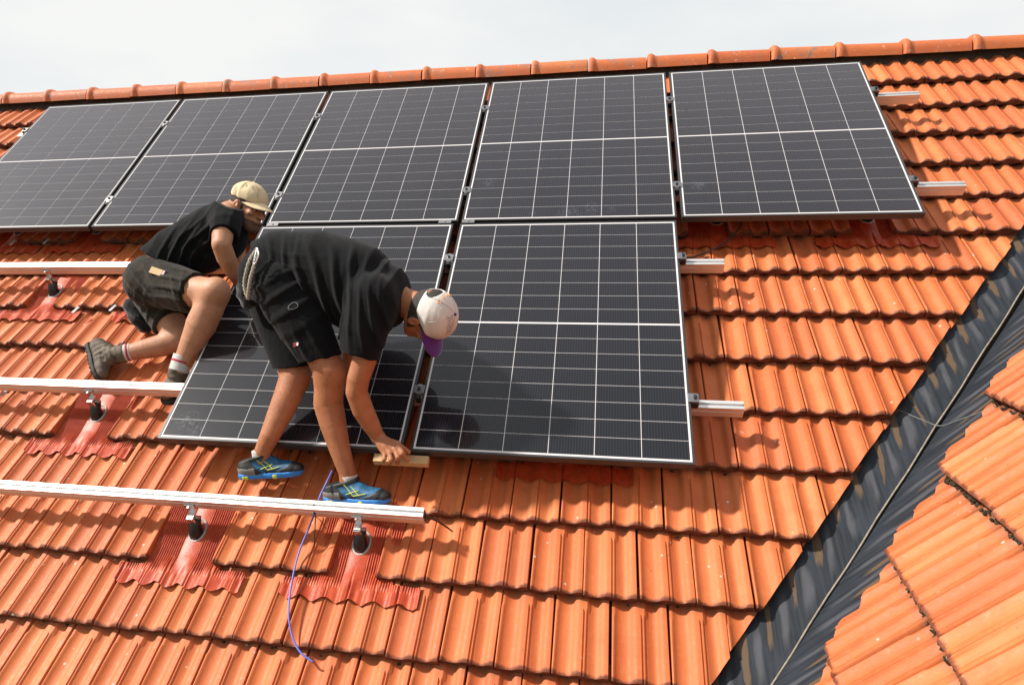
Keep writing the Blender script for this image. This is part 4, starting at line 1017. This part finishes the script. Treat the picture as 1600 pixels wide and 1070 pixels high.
    cp = folds(cap_parts(g, AX, .030, .05, F, U, False, .002, .082), [(F + U * .3, .05, .0020, g(-.03, .07, .06), .07), (Rr + F * .5, .06, .0016, g(.05, .05, .08), .06)]); cap = sdf_obj("cap", cp, .003, CAPB, p, org); brim_mesh(g, CAPB, cap, org, .040, .42, .072, .030)
    cap_seams(g, .082, .044, CAPBS, cap, org)
    MB().tube([g(-.008, 0, .122) - org, g(-.008, 0, .130) - org], [.008, .004], 10).build("button", CAPB, cap, smooth=True)
    bs = both(grow(cut(ell(g(-.008, 0, .042), (.107, .088, .095), AX), g(0, 0, .030), -U), .001), S(lambda P: np.maximum((P - g(-.085, 0, 0)) @ F, (P - g(0, 0, .056)) @ U), cp.lo, cp.hi)); sdf_obj("cap_strap", bs, .003, SHOE_BLACK, cap, org)
    hr = cut(grow(head, .004), g(0, 0, .036), U); hr = cut(hr, g(.030, 0, 0), F + U * -.3); hr = cut(hr, g(0, 0, -.035), -U - F * .5); hr = minus(hr, ell(g(-.006, .082, -.012), (.022, .03, .036), AX)); sdf_obj("hair", hr, .0032, HAIR, p, org)
    bd = both(grow(head, .0025), S(lambda P: np.maximum((P - g(0, 0, -.060)) @ U + np.maximum(0, (P - g(.06, 0, 0)) @ F) * .15, np.maximum(-(P - g(.008, 0, 0)) @ F, -(P - g(0, 0, -.125)) @ U)), head.lo, head.hi))
    sdf_obj("beard", bd, .0032, BEARD, p, org)
    gv = union(.010, chain([A_(373, 438, .59, .033), A_(380, 452, .63, .038)]), chain([A_(380, 450, .63, .034), A_(387, 466, .665, .030)]), *[chain([A_(384 + 3 * k, 456 + 5 * k, .64 + .002 * k, .017), A_(392 + 1 * k, 462 + 4 * k, .655, .0145), A_(391, 470 + 3 * k, .675, .013)]) for k in range(4)], chain([A_(377, 446, .60, .017), A_(385, 462, .60, .015), A_(391, 470, .62, .012)]))
    sdf_obj("glove", gv, .004, GLOVE, p, org)
    # wooden rule in the thigh pocket, pocket edge
    d_ = RT * (245 - CX) / FPX + DN * (425 - CY) / FPX + FW; d_ /= np.linalg.norm(d_); t_ = 2.6
    for _ in range(120): t_ += float(st.f((CAM + d_ * t_)[None])[0]) * .7
    c0 = CAM + d_ * (t_ - .006); a1 = at(254, 427, .47) - at(236, 421, .475); a1 /= np.linalg.norm(a1); a2 = at(241, 430, .47) - at(246, 420, .485); a2 -= a1 * (a2 @ a1); a2 /= np.linalg.norm(a2); a3 = np.cross(a1, a2)
    def slab(name, cx, L1, L2, L3, mat):
        v = [cx + a1 * i * L1 + a2 * j * L2 + a3 * k * L3 - org for i, j, k in ((-1, -1, -1), (1, -1, -1), (1, 1, -1), (-1, 1, -1), (-1, -1, 1), (1, -1, 1), (1, 1, 1), (-1, 1, 1))]
        me = mesh(name, v, [(0, 3, 2, 1), (4, 5, 6, 7), (0, 1, 5, 4), (1, 2, 6, 5), (2, 3, 7, 6), (3, 0, 4, 7)], mat); bm = bmesh.new(); bm.from_mesh(me); bmesh.ops.recalc_face_normals(bm, faces=bm.faces); bm.to_mesh(me); bm.free(); return obj(name, me, None)
    r = slab("folding_rule", c0, .034, .017, .010, WOOD); r.location = org; tag(r, "pale wooden folding rule stuck in the kneeling man's shorts pocket", "folding rule"); e = slab("end_cap", c0 + a1 * .042, .006, .017, .0095, plain("rule_end", (.45, .32, .36), .5)); e.parent = r
    for (P0, sgn) in ((at(231, 401, .52), 0),): pass
    # socks with a red stripe
    def sock(a, b, r0, r1):
        a, b = np.array(a), np.array(b); d = (b - a) / np.linalg.norm(b - a); s = cut(cut(chain([(a - d * .03, r0), (b + d * .03, r1)]), b, d), a, -d); o = sdf_obj("sock", s, .004, SOCK, p, org)
        m_ = a + (b - a) * .62; sdf_obj("stripe", cut(cut(grow(s, .0018), m_ + d * .006, d), m_ - d * .006, -d), .003, SOCKRED, o, org)
    sock(at(279, 580, .34), at(287, 556, .36), .047, .050); sock(at(193, 552, .49), at(206, 549.5, .505), .045, .047)
    boot(p, org, at(276, 596, .355), at(263, 628, .325), at(296, 596, .49), (0, -.45, .9), at(280, 572, .35))
    boot(p, org, at(176, 556, .475), at(140, 543, .52), at(152, 591, .40), (.95, -.2, -.15), at(197, 551.5, .495))
    pc = folds(union(.02, chain([A_(205, 478, .66, .045), A_(216, 496, .66, .05), A_(226, 508, .67, .045)], ((0, 1, 0), 1.3))), [((.6, 0, .8), .04, .006, at(212, 492, .6), .1)])
    o = sdf_obj("tool_pouch", pc, .005, POUCH, None, org); o.location = org; tag(o, "black cloth tool pouch hanging behind the kneeling man's hip", "pouch")
kneeling_man()

# ------------------------------------------------------------------ small things
# wooden batten in the standing man's hand
wm = M @ Matrix.Translation((-1.178, -.026, -.036))
b = MB(); b.box(-.118, .118, -.020, .018, -.016, .014, bev=.002); wb = b.build("wooden_batten", WOOD, None, mat=wm); tag(wb, "short pale pine batten held under the panel edge by the standing man", "wood block")
# blue cord with a black cable tie
def on_roof(px, py, n):
    d = RT * (px - CX) / FPX + DN * (py - CY) / FPX + FW; nn = np.array([0, -SP, CP]); return CAM + d * (n - CAM @ nn) / (d @ nn)
pts = spline([at(519, 735, -.02), at(511, 752, -.07), at(500, 775, -.105), at(494, 795, -.155)] + [on_roof(*q) for q in ((482, 826, -.125), (466, 866, -.145), (455, 915, -.150), (451, 958, -.150), (457, 995, -.158), (470, 1019, -.160), (490, 1034, -.165))], 8)
c = MB().tube(pts, .0038, 8).build("blue_cord", BLUECORD, None, smooth=True); tag(c, "thin blue cord hanging over the lowest rail down onto the tiles", "cord")
tie = spline([at(493, 783, -.09), at(489.5, 790, -.155), at(490.5, 800, -.165), at(493, 806, -.158), at(491.5, 838, -.165), at(491, 856, -.17)], 6)
t_ = MB().tube(tie, .0022, 6); t_.tube(spline([at(493, 806, -.158), at(500, 812, -.16), at(510, 826, -.165)], 5), .0016, 5); tt_ = t_.build("cable_tie", BLACKCABLE, None, smooth=True); tag(tt_, "black cable tie round the lowest rail holding the blue cord", "cable tie")
# black solar cable beside the lower right panel
pts = spline([W(-.03, 1.235, -.045), W(.03, 1.30, -.10), W(.10, 1.36, -.135), W(.19, 1.43, -.148), W(.27, 1.50, -.15), W(.34, 1.60, -.12), W(.36, 1.75, -.06)], 8)
c = MB().tube(pts, .0042, 8).build("solar_cable", BLACKCABLE, None, smooth=True); tag(c, "black cable curving from the lower right panel's clamp under the far right panel", "cable")
pts = spline([W(-1.045, -.262, -.06), W(-1.00, -.265, -.085), W(-.965, -.27, -.12), W(-.935, -.28, -.145)], 6)
c = MB().tube(pts, [.007 * (1 - .6 * i / (len(pts) - 1)) for i in range(len(pts))], 7).build("dark_strand", plain("brown_strand", (.075, .028, .012), .9), None, smooth=True); tag(c, "short dark brown strap trailing from the free end of the lowest rail", "strand")  # tapering dark brown strand at the rail's free end
# bent tin clips lying on the tiles at the left
for (q, ang, lab) in [((20, 379, -.135), .5, "small bent tin clip in shadow under the leftmost panel, nearest the photo's left edge"), ((72, 377, -.135), .6, "small bent tin clip in shadow under the seam of the two leftmost panels"), ((118, 484, -.13), .7, "tin clip at the right corner of the flashing under the topmost bare rail"), ((176, 481, -.13), .7, "tin clip beside the kneeling man's black pouch"), ((8, 612, -.13), .2, "tin clip below the middle bare rail at the photo's left edge")]:
    px, py, n_ = q; d = RT * (px - CX) / FPX + DN * (py - CY) / FPX + FW
    nn = np.array([0, -SP, CP]); t = (n_ - CAM @ nn) / (d @ nn); X = CAM + d * t; u, v = X[0], X[1] * CP + X[2] * SP
    b = MB(); b.box(-.009, .009, -.026, .022, -.0012, .0012); b.box(-.009, .009, .0220, .0245, -.010, .0012); o = b.build("tin_clip", TIN, None, mat=M @ Matrix.Translation((u, v, n_)) @ Matrix.Rotation(-ang * .5, 4, 'Z')); tag(o, lab, "clip", "bent tin clips on the tiles")
